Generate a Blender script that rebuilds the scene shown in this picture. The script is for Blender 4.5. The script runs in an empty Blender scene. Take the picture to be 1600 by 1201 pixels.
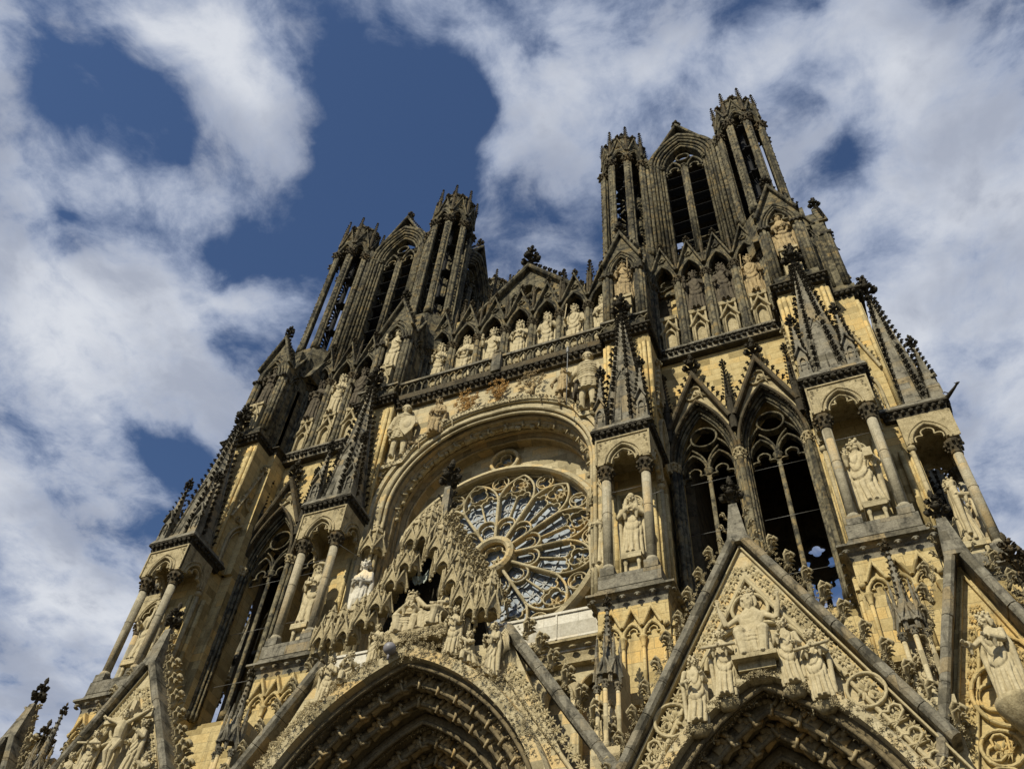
import bpy, bmesh, math, random
from math import sin, cos, pi, sqrt, radians as R, atan2, hypot
from mathutils import Vector, Matrix, noise
from mathutils.geometry import tessellate_polygon
random.seed(7)
SC = bpy.context.scene
COL = SC.collection
# ------------------------------------------------------------------ mesh builder
class MB:
    def __init__(s): s.v=[]; s.f=[]; s.sm=[]
    def add(s, vs, fs, smooth=False):
        o=len(s.v); s.v+=[tuple(q) for q in vs]; s.f+=[[i+o for i in f] for f in fs]; s.sm+=[smooth]*len(fs); return s
    def merge(s, m, mat=None):
        o=len(s.v)
        s.v+=[tuple(mat@Vector(q)) for q in m.v] if mat else m.v
        s.f+=[[i+o for i in f] for f in m.f]; s.sm+=m.sm; return s
    def box(s,x0,x1,y0,y1,z0,z1):
        return s.add([(x0,y0,z0),(x1,y0,z0),(x1,y1,z0),(x0,y1,z0),(x0,y0,z1),(x1,y0,z1),(x1,y1,z1),(x0,y1,z1)],
              [[0,1,5,4],[1,2,6,5],[2,3,7,6],[3,0,4,7],[4,5,6,7],[3,2,1,0]])
    def fr(s,x0,x1,y0,y1,z0,z1,X0,X1,Y0,Y1):       # frustum bottom rect -> top rect
        return s.add([(x0,y0,z0),(x1,y0,z0),(x1,y1,z0),(x0,y1,z0),(X0,Y0,z1),(X1,Y0,z1),(X1,Y1,z1),(X0,Y1,z1)],
              [[0,1,5,4],[1,2,6,5],[2,3,7,6],[3,0,4,7],[4,5,6,7],[3,2,1,0]])
    def prism(s, poly, y0, y1, holes=()):            # polygon in x,z extruded along y
        loops=[poly]+list(holes)
        tri=tessellate_polygon([[Vector((x,z,0)) for x,z in l] for l in loops])
        pts=[p for l in loops for p in l]; n=len(pts)
        s.add([(x,y0,z) for x,z in pts]+[(x,y1,z) for x,z in pts],
              [list(t) for t in tri]+[[i+n for i in reversed(t)] for t in tri])
        o=len(s.v)-2*n; k=0
        for l in loops:
            m=len(l)
            for i in range(m):
                a=o+k+i; b=o+k+(i+1)%m
                s.f.append([a,b,b+n,a+n]); s.sm.append(False)
            k+=m
        return s
    def prof(s, path, pr, closed=False, smooth=False, cap=True):   # sweep profile [(n_offset, y)] along x,z path
        m=len(path); N=[]
        for i in range(m):
            a=path[i-1] if (i>0 or closed) else None; b=path[i]; c=path[(i+1)%m] if (i<m-1 or closed) else None
            t=[]
            for p,q in((a,b),(b,c)):
                if p is None or q is None: continue
                dx,dz=q[0]-p[0],q[1]-p[1]; l=hypot(dx,dz)
                if l>1e-9: t.append((dx/l,dz/l))
            if not t: t=[(1,0)]
            nx=-sum(u[1] for u in t); nz=sum(u[0] for u in t); l=hypot(nx,nz) or 1; nx/=l; nz/=l
            d=max(.35,(-t[0][1]*nx+t[0][0]*nz)); N.append((nx/d,nz/d))
        k=len(pr); vs=[(path[i][0]+N[i][0]*o,y,path[i][1]+N[i][1]*o) for i in range(m) for o,y in pr]
        fs=[[i*k+j,i*k+(j+1)%k,((i+1)%m)*k+(j+1)%k,((i+1)%m)*k+j] for i in range(m if closed else m-1) for j in range(k)]
        if not closed and cap: fs+=[list(range(k))[::-1],[(m-1)*k+j for j in range(k)]]
        return s.add(vs,fs,smooth)
    def band(s,path,w,y0,y1,closed=False,off=0):
        return s.prof(path,[(off-w/2,y0),(off+w/2,y0),(off+w/2,y1),(off-w/2,y1)],closed)
    def cham(s,path,w,y0,y1,closed=False,off=0):     # band with chamfered front edges
        c=w*.28
        return s.prof(path,[(off-w/2,y0+c),(off-w/2+c,y0),(off+w/2-c,y0),(off+w/2,y0+c),(off+w/2,y1),(off-w/2,y1)],closed)
    def roll(s,path,r,y,n=6,closed=False,off=0):
        return s.prof(path,[(off+r*cos(2*pi*j/n),y+r*sin(2*pi*j/n)) for j in range(n)],closed,True)
    def lathe(s,cx,cy,pr,n=10,a0=0,smooth=True,sy=1.):
        vs=[(cx+r*cos(a0+2*pi*j/n),cy+sy*r*sin(a0+2*pi*j/n),z) for r,z in pr for j in range(n)]; m=len(pr)
        fs=[[i*n+j,i*n+(j+1)%n,(i+1)*n+(j+1)%n,(i+1)*n+j] for i in range(m-1) for j in range(n)]
        fs+=[list(range(n))[::-1],[(m-1)*n+j for j in range(n)]]
        return s.add(vs,fs,smooth)
    def tube(s,pts,rs,n=6,smooth=True,flat=1.):
        pts=[Vector(p) for p in pts]; m=len(pts)
        if not hasattr(rs,'__len__'): rs=[rs]*m
        vs=[]; ref=None
        for i in range(m):
            t=(pts[min(i+1,m-1)]-pts[max(i-1,0)]).normalized()
            if ref is None: ref=Vector((0,0,1)) if abs(t.z)<.9 else Vector((1,0,0))
            u=t.cross(ref).normalized(); w=u.cross(t); ref=w
            vs+=[tuple(pts[i]+u*rs[i]*cos(2*pi*j/n)+w*rs[i]*flat*sin(2*pi*j/n)) for j in range(n)]
        fs=[[i*n+j,i*n+(j+1)%n,(i+1)*n+(j+1)%n,(i+1)*n+j] for i in range(m-1) for j in range(n)]
        fs+=[list(range(n))[::-1],[(m-1)*n+j for j in range(n)]]
        return s.add(vs,fs,smooth)
    def ball(s,c,r,n=6,m=4,sc=(1,1,1),mat=None):
        vs=[(0,0,-1)]+[(sin(pi*i/m)*cos(2*pi*j/n),sin(pi*i/m)*sin(2*pi*j/n),-cos(pi*i/m)) for i in range(1,m) for j in range(n)]+[(0,0,1)]
        fs=[[0,1+(j+1)%n,1+j] for j in range(n)]
        fs+=[[1+i*n+j,1+i*n+(j+1)%n,1+(i+1)*n+(j+1)%n,1+(i+1)*n+j] for i in range(m-2) for j in range(n)]
        L=len(vs)-1; fs+=[[L,1+(m-2)*n+j,1+(m-2)*n+(j+1)%n] for j in range(n)]
        out=[]
        for q in vs:
            p=Vector((q[0]*sc[0]*r,q[1]*sc[1]*r,q[2]*sc[2]*r))
            if mat: p=mat@p
            out.append((p.x+c[0],p.y+c[1],p.z+c[2]))
        return s.add(out,fs,True)
    def mesh(s,name):
        me=bpy.data.meshes.new(name); me.from_pydata(s.v,[],s.f)
        me.polygons.foreach_set('use_smooth',s.sm); me.update()
        bm=bmesh.new(); bm.from_mesh(me); bmesh.ops.recalc_face_normals(bm,faces=bm.faces); bm.to_mesh(me); bm.free()
        return me
# ------------------------------------------------------------------ objects
CAT={}
def put(name, m, mat, parent=None, loc=(0,0,0), rz=0, label=None):
    me=m.mesh(name) if isinstance(m,MB) else m
    if mat and not me.materials: me.materials.append(mat)
    o=bpy.data.objects.new(name,me); COL.objects.link(o); o.location=loc; o.rotation_euler=(0,0,rz)
    if parent: o.parent=parent
    if label: o['label']=label
    return o
def tag(o,label,cat,group=None,kind=None):
    o['label']=label; o['category']=cat
    if group: o['group']=group
    if kind: o['kind']=kind
    return o
def empty(name,loc=(0,0,0),rz=0):
    o=bpy.data.objects.new(name,None); COL.objects.link(o); o.location=loc; o.rotation_euler=(0,0,rz); o.empty_display_size=.5; return o
def kids(o): return [c for c in bpy.data.objects if c.parent==o]
def copy_tree(o,parent,loc=None,rz=None):
    c=o.copy(); COL.objects.link(c); c.parent=parent
    if loc is not None: c.location=loc
    if rz is not None: c.rotation_euler=(0,0,rz)
    for k in kids(o): copy_tree(k,c)
    return c
# ------------------------------------------------------------------ paths
def arc(cx,cz,r,a0,a1,n): return [(cx+r*cos(a0+(a1-a0)*i/n),cz+r*sin(a0+(a1-a0)*i/n)) for i in range(n+1)]
def arch(cx,zs,w,h,n=8,jamb=None):                   # pointed arch, left to right
    r=(w*w+h*h)/(2*w); c=w-r; a=atan2(h,-c)
    right=arc(cx+c,zs,r,0,a,n)                       # from springing to apex
    left=[(2*cx-x,z) for x,z in right]
    p=left+right[::-1][1:]
    if jamb is not None: p=[(cx-w,jamb)]+p+[(cx+w,jamb)]
    return p
def foil(cx,cz,Rr,n=3,a0=pi/2,k=5,d=.5):
    d=Rr*d; r=Rr-d*1.0; out=[]
    rho=d*cos(pi/n)+sqrt(max(0,r*r-(d*sin(pi/n))**2))
    for i in range(n):
        a=a0+2*pi*i/n; C=(cx+d*cos(a),cz+d*sin(a))
        P=(cx+rho*cos(a-pi/n)-C[0],cz+rho*sin(a-pi/n)-C[1]); t=atan2(P[1],P[0])-a
        while t>0: t-=2*pi
        out+=arc(C[0],C[1],r,a+t,a-t,k)[:-1]
    return out
def circ(cx,cz,r,n=20): return [(cx+r*cos(2*pi*i/n),cz+r*sin(2*pi*i/n)) for i in range(n)]
def bulge(p,q,b,n=5):
    mx,mz=(p[0]+q[0])/2,(p[1]+q[1])/2; dx,dz=q[0]-p[0],q[1]-p[1]; c=(mx-dz*b*2,mz+dx*b*2)
    return [((1-t)**2*p[0]+2*t*(1-t)*c[0]+t*t*q[0],(1-t)**2*p[1]+2*t*(1-t)*c[1]+t*t*q[1]) for t in [i/n for i in range(n+1)]]
def cusps(M,cx,zs,w,h,y0,y1,t=.06):                  # trefoil cusping inside an arch
    a=(cx-w,zs); b=(cx-w*.42,zs+h*.38); c=(cx+w*.42,zs+h*.38); d=(cx+w,zs)
    M.band(bulge(a,b,.42),t,y0,y1); M.band(bulge(b,(cx,zs+h*.9),.3)+bulge((cx,zs+h*.9),c,.3)[1:],t,y0,y1); M.band(bulge(c,d,.42),t,y0,y1)
def along(path,step,closed=False):                   # points + unit tangent at equal steps
    P=list(path)+([path[0]] if closed else []); out=[]; acc=step/2
    for (x0,z0),(x1,z1) in zip(P,P[1:]):
        l=hypot(x1-x0,z1-z0)
        while acc<l:
            out.append((x0+(x1-x0)*acc/l,z0+(z1-z0)*acc/l,(x1-x0)/l,(z1-z0)/l)); acc+=step
        acc-=l
    return out
# ------------------------------------------------------------------ carved ornament templates
def t_crocket():                                       # curled stone leaf on a stem
    m=MB(); m.tube([(0,0,-.14),(.22,0,-.02),(.45,0,.2),(.66,0,.38),(.82,0,.34),(.84,0,.18)],[.15,.12,.14,.19,.15,.05],6,True,.6)
    for q in(-1,1): m.tube([(.05,q*.03,-.06),(.3,q*.16,.1),(.46,q*.34,.28),(.6,q*.4,.2)],[.08,.1,.14,.04],5,True,.5); m.tube([(.4,q*.05,.18),(.6,q*.2,.46),(.74,q*.26,.42)],[.07,.11,.04],5,True,.5)
    return m
CRK=t_crocket()
def t_crocket2():
    m=MB(); m.tube([(-.05,0,-.34),(.18,0,-.1),(.34,0,.2),(.5,0,.48),(.74,0,.54),(.84,0,.36),(.76,0,.24)],[.2,.2,.17,.22,.22,.15,.05],7,True,.55)
    for q in(-1,1):
        m.tube([(0,q*.05,-.2),(.24,q*.22,.02),(.38,q*.42,.24),(.56,q*.48,.2),(.6,q*.44,.06)],[.1,.13,.17,.1,.03],6,True,.45)
        m.tube([(.25,q*.08,.2),(.4,q*.26,.5),(.58,q*.34,.58),(.7,q*.32,.44)],[.09,.13,.13,.04],6,True,.45)
        m.tube([(.45,q*.04,.1),(.62,q*.14,.18),(.72,q*.18,.05)],[.08,.1,.03],5,True,.5)
    return m
CRK2=t_crocket2()
def frame(p,out,up=Vector((0,0,1)),s=1.):
    x=Vector(out).normalized(); y=Vector(up).cross(x)
    if y.length<1e-4: y=Vector((0,1,0))
    y.normalize(); z=x.cross(y)
    return Matrix(((x.x*s,y.x*s,z.x*s,p[0]),(x.y*s,y.y*s,z.y*s,p[1]),(x.z*s,y.z*s,z.z*s,p[2]),(0,0,0,1)))
def crockets(M,p0,p1,n,out,s,skip=.5,T=None):
    p0=Vector(p0);p1=Vector(p1)
    for i in range(n):
        p=p0.lerp(p1,(i+skip)/n); k=s*random.uniform(.88,1.12)
        if random.random()<.03: continue
        M.merge(T or CRK,frame(p,Vector(out)+Vector((random.uniform(-.1,.1),random.uniform(-.1,.1),0)),s=k))
def fleuron(M,x,y,z,s=1.,tiers=2):                   # leafy finial standing up
    M.lathe(x,y,[(.12*s,z-.2*s),(.1*s,z+.5*s),(.16*s,z+.6*s),(.09*s,z+.75*s),(.08*s,z+1.5*s),(.15*s,z+1.62*s),(.04*s,z+1.95*s)],6)
    for t in range(tiers):
        zz=z+(.45+.62*t)*s; k=(1-.28*t)*s
        for a in range(4):
            an=a*pi/2+.3*t; d=(cos(an),sin(an),0)
            M.merge(CRK,frame((x+d[0]*.05*s,y+d[1]*.05*s,zz),d,s=k*.62))
            M.ball((x+d[0]*.42*k,y+d[1]*.42*k,zz+.12*k),.17*k,6,4,(1,1,1.1))
    M.ball((x,y,z+1.75*s),.13*s,6,4)
def frieze(M,x0,x1,y,z,s=.16,axis='x',step=None,out=-1):  # row of knobbly leaves
    st=step or s*2.1; n=max(2,int(abs(x1-x0)/st))
    for i in range(n):
        u=x0+(x1-x0)*(i+.5)/n+random.uniform(-.1,.1)*s; k=s*random.uniform(.8,1.15)
        c=(u,y,z) if axis=='x' else (y,u,z); o=(0,out,0) if axis=='x' else (out,0,0)
        M.ball((c[0]+o[0]*k*.3,c[1]+o[1]*k*.3,c[2]+random.uniform(-.2,.2)*s),k,6,4,(.9,.9,.8))
        M.ball((c[0]+(.5*k if axis=='x' else o[0]*k*.6),c[1]+(.5*k if axis!='x' else o[1]*k*.6),c[2]-k*.6),k*.55,5,3)
def block_bar(M,p0,p1,w,y0,y1,off=0,L=1.15):         # straight coping made of separate stones
    l=hypot(p1[0]-p0[0],p1[1]-p0[1]); n=max(1,int(l/L)); f=lambda t:(p0[0]+(p1[0]-p0[0])*t,p0[1]+(p1[1]-p0[1])*t)
    for i in range(n):
        a,b=i/n+(.012/l if i else 0),(i+1)/n-(.012/l if i<n-1 else 0); j=random.uniform(-.014,.014)
        M.cham([f(a),f(b)],w+random.uniform(-.02,.01),y0+j,y1,off=off+j)
def t_rosette():
    m=MB()
    for i in range(4):
        a=pi/4+i*pi/2
        for da in(-.32,.32):
            c,s_=cos(a+da),sin(a+da)
            m.add([(0,-.02,0),(.5*c-.2*s_,-.05,.5*s_+.2*c),(.95*c,-.3,.95*s_),(.5*c+.2*s_,-.05,.5*s_-.2*c),(.5*c,-.5,.5*s_)],[[0,1,4],[1,2,4],[2,3,4],[3,0,4]],True)
    m.ball((0,-.12,0),.17,6,4)
    return m
ROS=t_rosette()
def rosettes(M,p0,p1,y,s,step):
    L=hypot(p1[0]-p0[0],p1[1]-p0[1]); n=int(L/step); ang=atan2(p1[1]-p0[1],p1[0]-p0[0])
    for i in range(n):
        t=(i+.5)/n; x=p0[0]+(p1[0]-p0[0])*t; z=p0[1]+(p1[1]-p0[1])*t
        M.merge(ROS,Matrix.Translation((x,y,z))@Matrix.Rotation(-ang,4,'Y')@Matrix.Diagonal((s,s,s,1)))
def t_leaf():
    m=MB()
    for k in range(5):
        a=k*1.257; c,d=cos(a),sin(a); m.tube([(0,-.04,0),(.2*c,-.26,.2*d),(.42*c,-.3,.42*d),(.55*c,-.12,.55*d)],[.07,.12,.13,.03],4,True,.5)
    return m
LEAF=t_leaf()
def leafband(M,path,y,s,step,off=0,closed=False,jit=.4):
    for x,z,tx,tz in along(path,step,closed):
        M.merge(LEAF,Matrix.Translation((x-tz*off+random.uniform(-jit,jit)*s,y+random.uniform(-.1,.1)*s,z+tx*off+random.uniform(-jit,jit)*s))@Matrix.Rotation(random.uniform(0,6),4,'Y')@Matrix.Diagonal((s*random.uniform(.7,1.35),)*3+(1,)))
# ------------------------------------------------------------------ materials
def nd(nt,t,**k):
    n=nt.nodes.new(t)
    for a,b in k.items():
        if a=='ins':
            for i,v in b.items():
                if hasattr(v,'links') or isinstance(v,bpy.types.NodeSocket): nt.links.new(v,n.inputs[i])
                else: n.inputs[i].default_value=v
        else: setattr(n,a,b)
    return n
def mixc(nt,f,a,b,mode='MIX'):
    n=nt.nodes.new('ShaderNodeMix'); n.data_type='RGBA'; n.blend_type=mode
    for i,v in((0,f),(6,a),(7,b)):
        if isinstance(v,bpy.types.NodeSocket): nt.links.new(v,n.inputs[i])
        elif i==0: n.inputs[0].default_value=v
        else: n.inputs[i].default_value=(*v,1)
    return n.outputs[2]
def math_(nt,op,a,b=None,c=None,clamp=False):
    n=nt.nodes.new('ShaderNodeMath'); n.operation=op; n.use_clamp=clamp
    for i,v in enumerate((a,b,c)):
        if v is None: continue
        if isinstance(v,bpy.types.NodeSocket): nt.links.new(v,n.inputs[i])
        else: n.inputs[i].default_value=v
    return n.outputs[0]
def rampf(nt,v,a,b):
    n=nt.nodes.new('ShaderNodeMapRange'); n.interpolation_type='SMOOTHSTEP'
    nt.links.new(v,n.inputs[0]); n.inputs[1].default_value=a; n.inputs[2].default_value=b; return n.outputs[0]
def stone(name,c1,c2,grime=(.05,.045,.035),g=.3,block=(.95,.42),joint=.6,fine=.25,bump=.35,rust=None):
    m=bpy.data.materials.new(name); m.use_nodes=True; nt=m.node_tree; nt.nodes.clear()
    geo=nd(nt,'ShaderNodeNewGeometry'); pos=geo.outputs['Position']
    sp=nd(nt,'ShaderNodeSeparateXYZ',ins={0:pos}); sn=nd(nt,'ShaderNodeSeparateXYZ',ins={0:geo.outputs['True Normal']})
    n1=nd(nt,'ShaderNodeTexNoise',ins={'Vector':pos,'Scale':.45,'Detail':6.,'Roughness':.65}).outputs['Fac']
    n2=nd(nt,'ShaderNodeTexNoise',ins={'Vector':pos,'Scale':2.6,'Detail':8.,'Roughness':.7}).outputs['Fac']
    n3=nd(nt,'ShaderNodeTexNoise',ins={'Vector':pos,'Scale':14.,'Detail':6.,'Roughness':.7}).outputs['Fac']
    mp=nd(nt,'ShaderNodeMapping',ins={0:pos}); mp.inputs['Scale'].default_value=(1.6,1.6,.18)
    n4=nd(nt,'ShaderNodeTexNoise',ins={'Vector':mp.outputs[0],'Scale':1.3,'Detail':5.,'Roughness':.65}).outputs['Fac']
    col=mixc(nt,rampf(nt,n2,.3,.7),c1,c2)
    if block:
        ax=math_(nt,'ABSOLUTE',sn.outputs[0]); ay=math_(nt,'ABSOLUTE',sn.outputs[1])
        sel=math_(nt,'GREATER_THAN',ax,ay)
        u=math_(nt,'ADD',math_(nt,'MULTIPLY',sp.outputs[0],math_(nt,'SUBTRACT',1.,sel)),math_(nt,'MULTIPLY',sp.outputs[1],sel))
        uv=nd(nt,'ShaderNodeCombineXYZ',ins={0:u,1:sp.outputs[2]}).outputs[0]
        br=nd(nt,'ShaderNodeTexBrick',ins={'Vector':uv,'Color1':(0,0,0,1),'Color2':(1,1,1,1),'Mortar':(.5,.5,.5,1),'Scale':1.,'Mortar Size':.012,'Mortar Smooth':.3,'Bias':0.,'Brick Width':block[0],'Row Height':block[1]})
        hs=mixc(nt,.85,c1,tuple(q*f for q,f in zip(c1,(1.12,.92,.62))))
        tone=mixc(nt,rampf(nt,br.outputs['Color'],.55,1.),col,mixc(nt,rampf(nt,n1,.35,.6),col,hs))
        dk=mixc(nt,math_(nt,'MULTIPLY',rampf(nt,br.outputs['Color'],.35,0.),.6),tone,(.3,.28,.22),'MULTIPLY')
        col=mixc(nt,math_(nt,'MULTIPLY',br.outputs['Fac'],joint),dk,(.12,.1,.06))
    if rust: col=mixc(nt,math_(nt,'MULTIPLY',rampf(nt,n1,.5,.7),.7),col,rust)
    col=mixc(nt,fine,col,mixc(nt,rampf(nt,n3,.35,.65),(.35,.33,.3),(1.,1.,1.)),'MULTIPLY')
    up=rampf(nt,sn.outputs[2],.15,.7)
    gm=math_(nt,'ADD',math_(nt,'ADD',rampf(nt,n2,.72-.32*g,.9-.3*g),math_(nt,'MULTIPLY',rampf(nt,n4,.62-.2*g,.8-.2*g),.75)),math_(nt,'MULTIPLY',up,.35),clamp=True)
    gm=math_(nt,'MULTIPLY',gm,min(1.,.45+g*.6))
    col=mixc(nt,gm,col,grime)
    bs=nd(nt,'ShaderNodeBsdfPrincipled',ins={'Base Color':col,'Roughness':.92}); bs.inputs['Specular IOR Level'].default_value=.15
    h=math_(nt,'ADD',math_(nt,'MULTIPLY',n3,.5),math_(nt,'MULTIPLY',n2,1.))
    if block: h=math_(nt,'SUBTRACT',h,math_(nt,'MULTIPLY',br.outputs['Fac'],.5))
    bp=nd(nt,'ShaderNodeBump',ins={'Height':h,'Strength':bump,'Distance':.12}); nt.links.new(bp.outputs[0],bs.inputs['Normal'])
    out=nd(nt,'ShaderNodeOutputMaterial'); nt.links.new(bs.outputs[0],out.inputs[0]); return m
def plain(name,c,rough=.6,metal=0.,bump=0):
    m=bpy.data.materials.new(name); m.use_nodes=True; nt=m.node_tree; b=nt.nodes['Principled BSDF']
    tc=nd(nt,'ShaderNodeNewGeometry'); n=nd(nt,'ShaderNodeTexNoise',ins={'Vector':tc.outputs['Position'],'Scale':5.,'Detail':5.}).outputs['Fac']
    nt.links.new(mixc(nt,n,tuple(q*.7 for q in c),tuple(min(1,q*1.25) for q in c)),b.inputs['Base Color'])
    b.inputs['Roughness'].default_value=rough; b.inputs['Metallic'].default_value=metal
    return m
M_PALE=stone('pale_limestone',(0.558,0.482,0.310),(0.440,0.374,0.229),(.13,.11,.075),.26,(1.1,.5),.4,.35)
M_COL=stone('column_stone',(0.450,0.401,0.288),(0.317,0.282,0.198),(.13,.115,.085),.42,(3.,1.9),.5,.45)
M_GAB=stone('gable_limestone',(0.540,0.459,0.279),(0.422,0.352,0.207),(.09,.075,.05),.22,None,0,.3,.3)
M_WALL=stone('yellow_limestone',(0.603,0.486,0.248),(0.466,0.356,0.163),(.085,.072,.045),.42,(1.15,.52),.6,.35)
M_CARVE=stone('carved_limestone',(0.522,0.441,0.270),(0.334,0.273,0.154),(.06,.052,.036),.5,None,0,.45,.5)
M_BROWN=stone('shaded_patina_limestone',(.25,.2,.115),(.15,.12,.07),(.035,.03,.02),.5,None,0,.45,.5)  # brown patina, coloured darker still to deepen the shade in the porch recesses
M_SOF=stone('shaded_ochre_arch_limestone',(.42,.34,.2),(.30,.235,.13),(.09,.07,.045),.35,(1.,.45),.4,.35)  # ochre arch stone with the shade of soffit and recess put into its colour
M_KING=stone('king_limestone',(.46,.395,.24),(.30,.25,.145),(.06,.052,.036),.55,None,0,.45,.4)
M_STAT=stone('statue_limestone',(0.576,0.495,0.320),(0.422,0.352,0.211),(.085,.072,.048),.36,None,0,.3,.3)
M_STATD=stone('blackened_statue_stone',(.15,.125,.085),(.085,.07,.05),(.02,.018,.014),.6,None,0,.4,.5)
M_STATY=stone('patched_statue_stone',(.50,.38,.2),(.3,.23,.13),(.05,.042,.03),.6,None,0,.4,.5)
M_WHITE=stone('white_new_stone',(.74,.70,.60),(.60,.56,.46),(.25,.22,.17),.3,(1.6,.66),.5,.3,.2)
M_GREY=stone('weathered_grey_stone',(.30,.275,.21),(.17,.155,.12),(.04,.038,.03),.65,(1.2,.5),.4,.4,.5)
M_TOWER=stone('tower_stone',(.235,.205,.13),(.105,.095,.065),(.024,.023,.019),.8,(.8,.4),.4,.45,.5)
M_BLACK=stone('black_crust_and_shade_stone',(.075,.065,.045),(.04,.035,.026),(.015,.013,.01),.5,None,0,.5,.6)
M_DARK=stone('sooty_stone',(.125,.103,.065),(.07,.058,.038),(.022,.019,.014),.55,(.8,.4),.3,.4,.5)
M_GLASS=None
M_IRON=plain('dark_iron',(.2,.2,.19),.6,.3)
M_SLATE=stone('slate_louvres',(.035,.035,.035),(.025,.025,.027),(.015,.015,.014),.4,None,0,.3,.4)
def glass_mat():
    m=bpy.data.materials.new('leaded_glass'); m.use_nodes=True; nt=m.node_tree; b=nt.nodes['Principled BSDF']
    g=nd(nt,'ShaderNodeNewGeometry'); n=nd(nt,'ShaderNodeTexNoise',ins={'Vector':g.outputs['Position'],'Scale':18.,'Detail':4.}).outputs['Fac']
    n0=nd(nt,'ShaderNodeTexNoise',ins={'Vector':g.outputs['Position'],'Scale':1.6,'Detail':5.}).outputs['Fac']; col=mixc(nt,n,(.24,.28,.33),(.38,.43,.49)); col=mixc(nt,rampf(nt,n0,.35,.65),col,mixc(nt,.6,col,(.09,.12,.15)))
    ve=nd(nt,'ShaderNodeTexVoronoi',feature='DISTANCE_TO_EDGE',ins={'Vector':g.outputs['Position'],'Scale':5.}); col=mixc(nt,math_(nt,'MULTIPLY',rampf(nt,ve.outputs['Distance'],.035,.0),.7),col,(.05,.05,.05))
    nt.links.new(col,b.inputs['Base Color']); b.inputs['Roughness'].default_value=.55; b.inputs['Specular IOR Level'].default_value=.3
    bp=nd(nt,'ShaderNodeBump',ins={'Height':n,'Strength':.03,'Distance':.02}); nt.links.new(bp.outputs[0],b.inputs['Normal']); return m
M_GLASS=glass_mat()
# ------------------------------------------------------------------ the cathedral
CATH=empty('cathedral'); tag(CATH,'huge weathered gothic cathedral front with two towers and a rose window','cathedral')
A,B,BC=8.4,18.65,13.42
def part(name,m,mat,parent=None,loc=(0,0,0),rz=0,label=None): return put(name,m,mat,parent or CATH,loc,rz,label)
def gable(M,cx,z0,w,h,y0,y1,t,base=False):           # coping of a triangular gable, t wide, outside edge on the triangle
    p=[(cx-w,z0),(cx,z0+h),(cx+w,z0)]
    M.cham(p,t,y0,y1,off=-t/2)
    if base: M.band([(cx-w,z0),(cx+w,z0)],t,y0,y1,off=t/2)
def column(M,x,y,z0,z1,r,base=True,n=14):
    if base: M.lathe(x,y,[(r*1.55,z0),(r*1.55,z0+.18),(r*1.3,z0+.26),(r*1.35,z0+.36),(r*1.02,z0+.46)],n)
    M.lathe(x,y,[(r,z0+(.4 if base else 0)),(r*.97,z1)],n)
def capital(M,x,y,z,r,h=.5,n=10):
    M.lathe(x,y,[(r*1.02,z),(r*1.25,z+.06*h),(r*1.1,z+.15*h),(r*1.35,z+.55*h),(r*1.75,z+.8*h),(r*1.8,z+h)],8,pi/8,False)
    for k in range(n):
        a=2*pi*k/n
        for q,(rr,zz,s) in enumerate(((1.42,.42,.3),(1.78,.74,.36))):
            b=a+q*pi/n; M.ball((x+r*rr*cos(b),y+r*rr*sin(b),z+zz*h),r*s,5,3,(1,1,1.2))
def corn(M,x0,x1,y0,y1,z0,z1,e,lip=.12):             # cornice block: cavetto from inner footprint out by e, then a lip
    zl=z1-lip; n=4
    for i in range(n):
        a,b=(1-cos(pi/2*i/n)),(1-cos(pi/2*(i+1)/n)); za,zb=z0+(zl-z0)*sin(pi/2*i/n),z0+(zl-z0)*sin(pi/2*(i+1)/n)
        a*=e; b*=e
        M.fr(x0-a,x1+a,y0-a,y1+a,za,zb,x0-b,x1+b,y0-b,y1+b)
    M.box(x0-e-.05,x1+e+.05,y0-e-.05,y1+e+.05,zl,z1)
def octpts(cx,cy,r,a0=pi/8): return [(cx+r*cos(a0+k*pi/4),cy+r*sin(a0+k*pi/4)) for k in range(8)]
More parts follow.
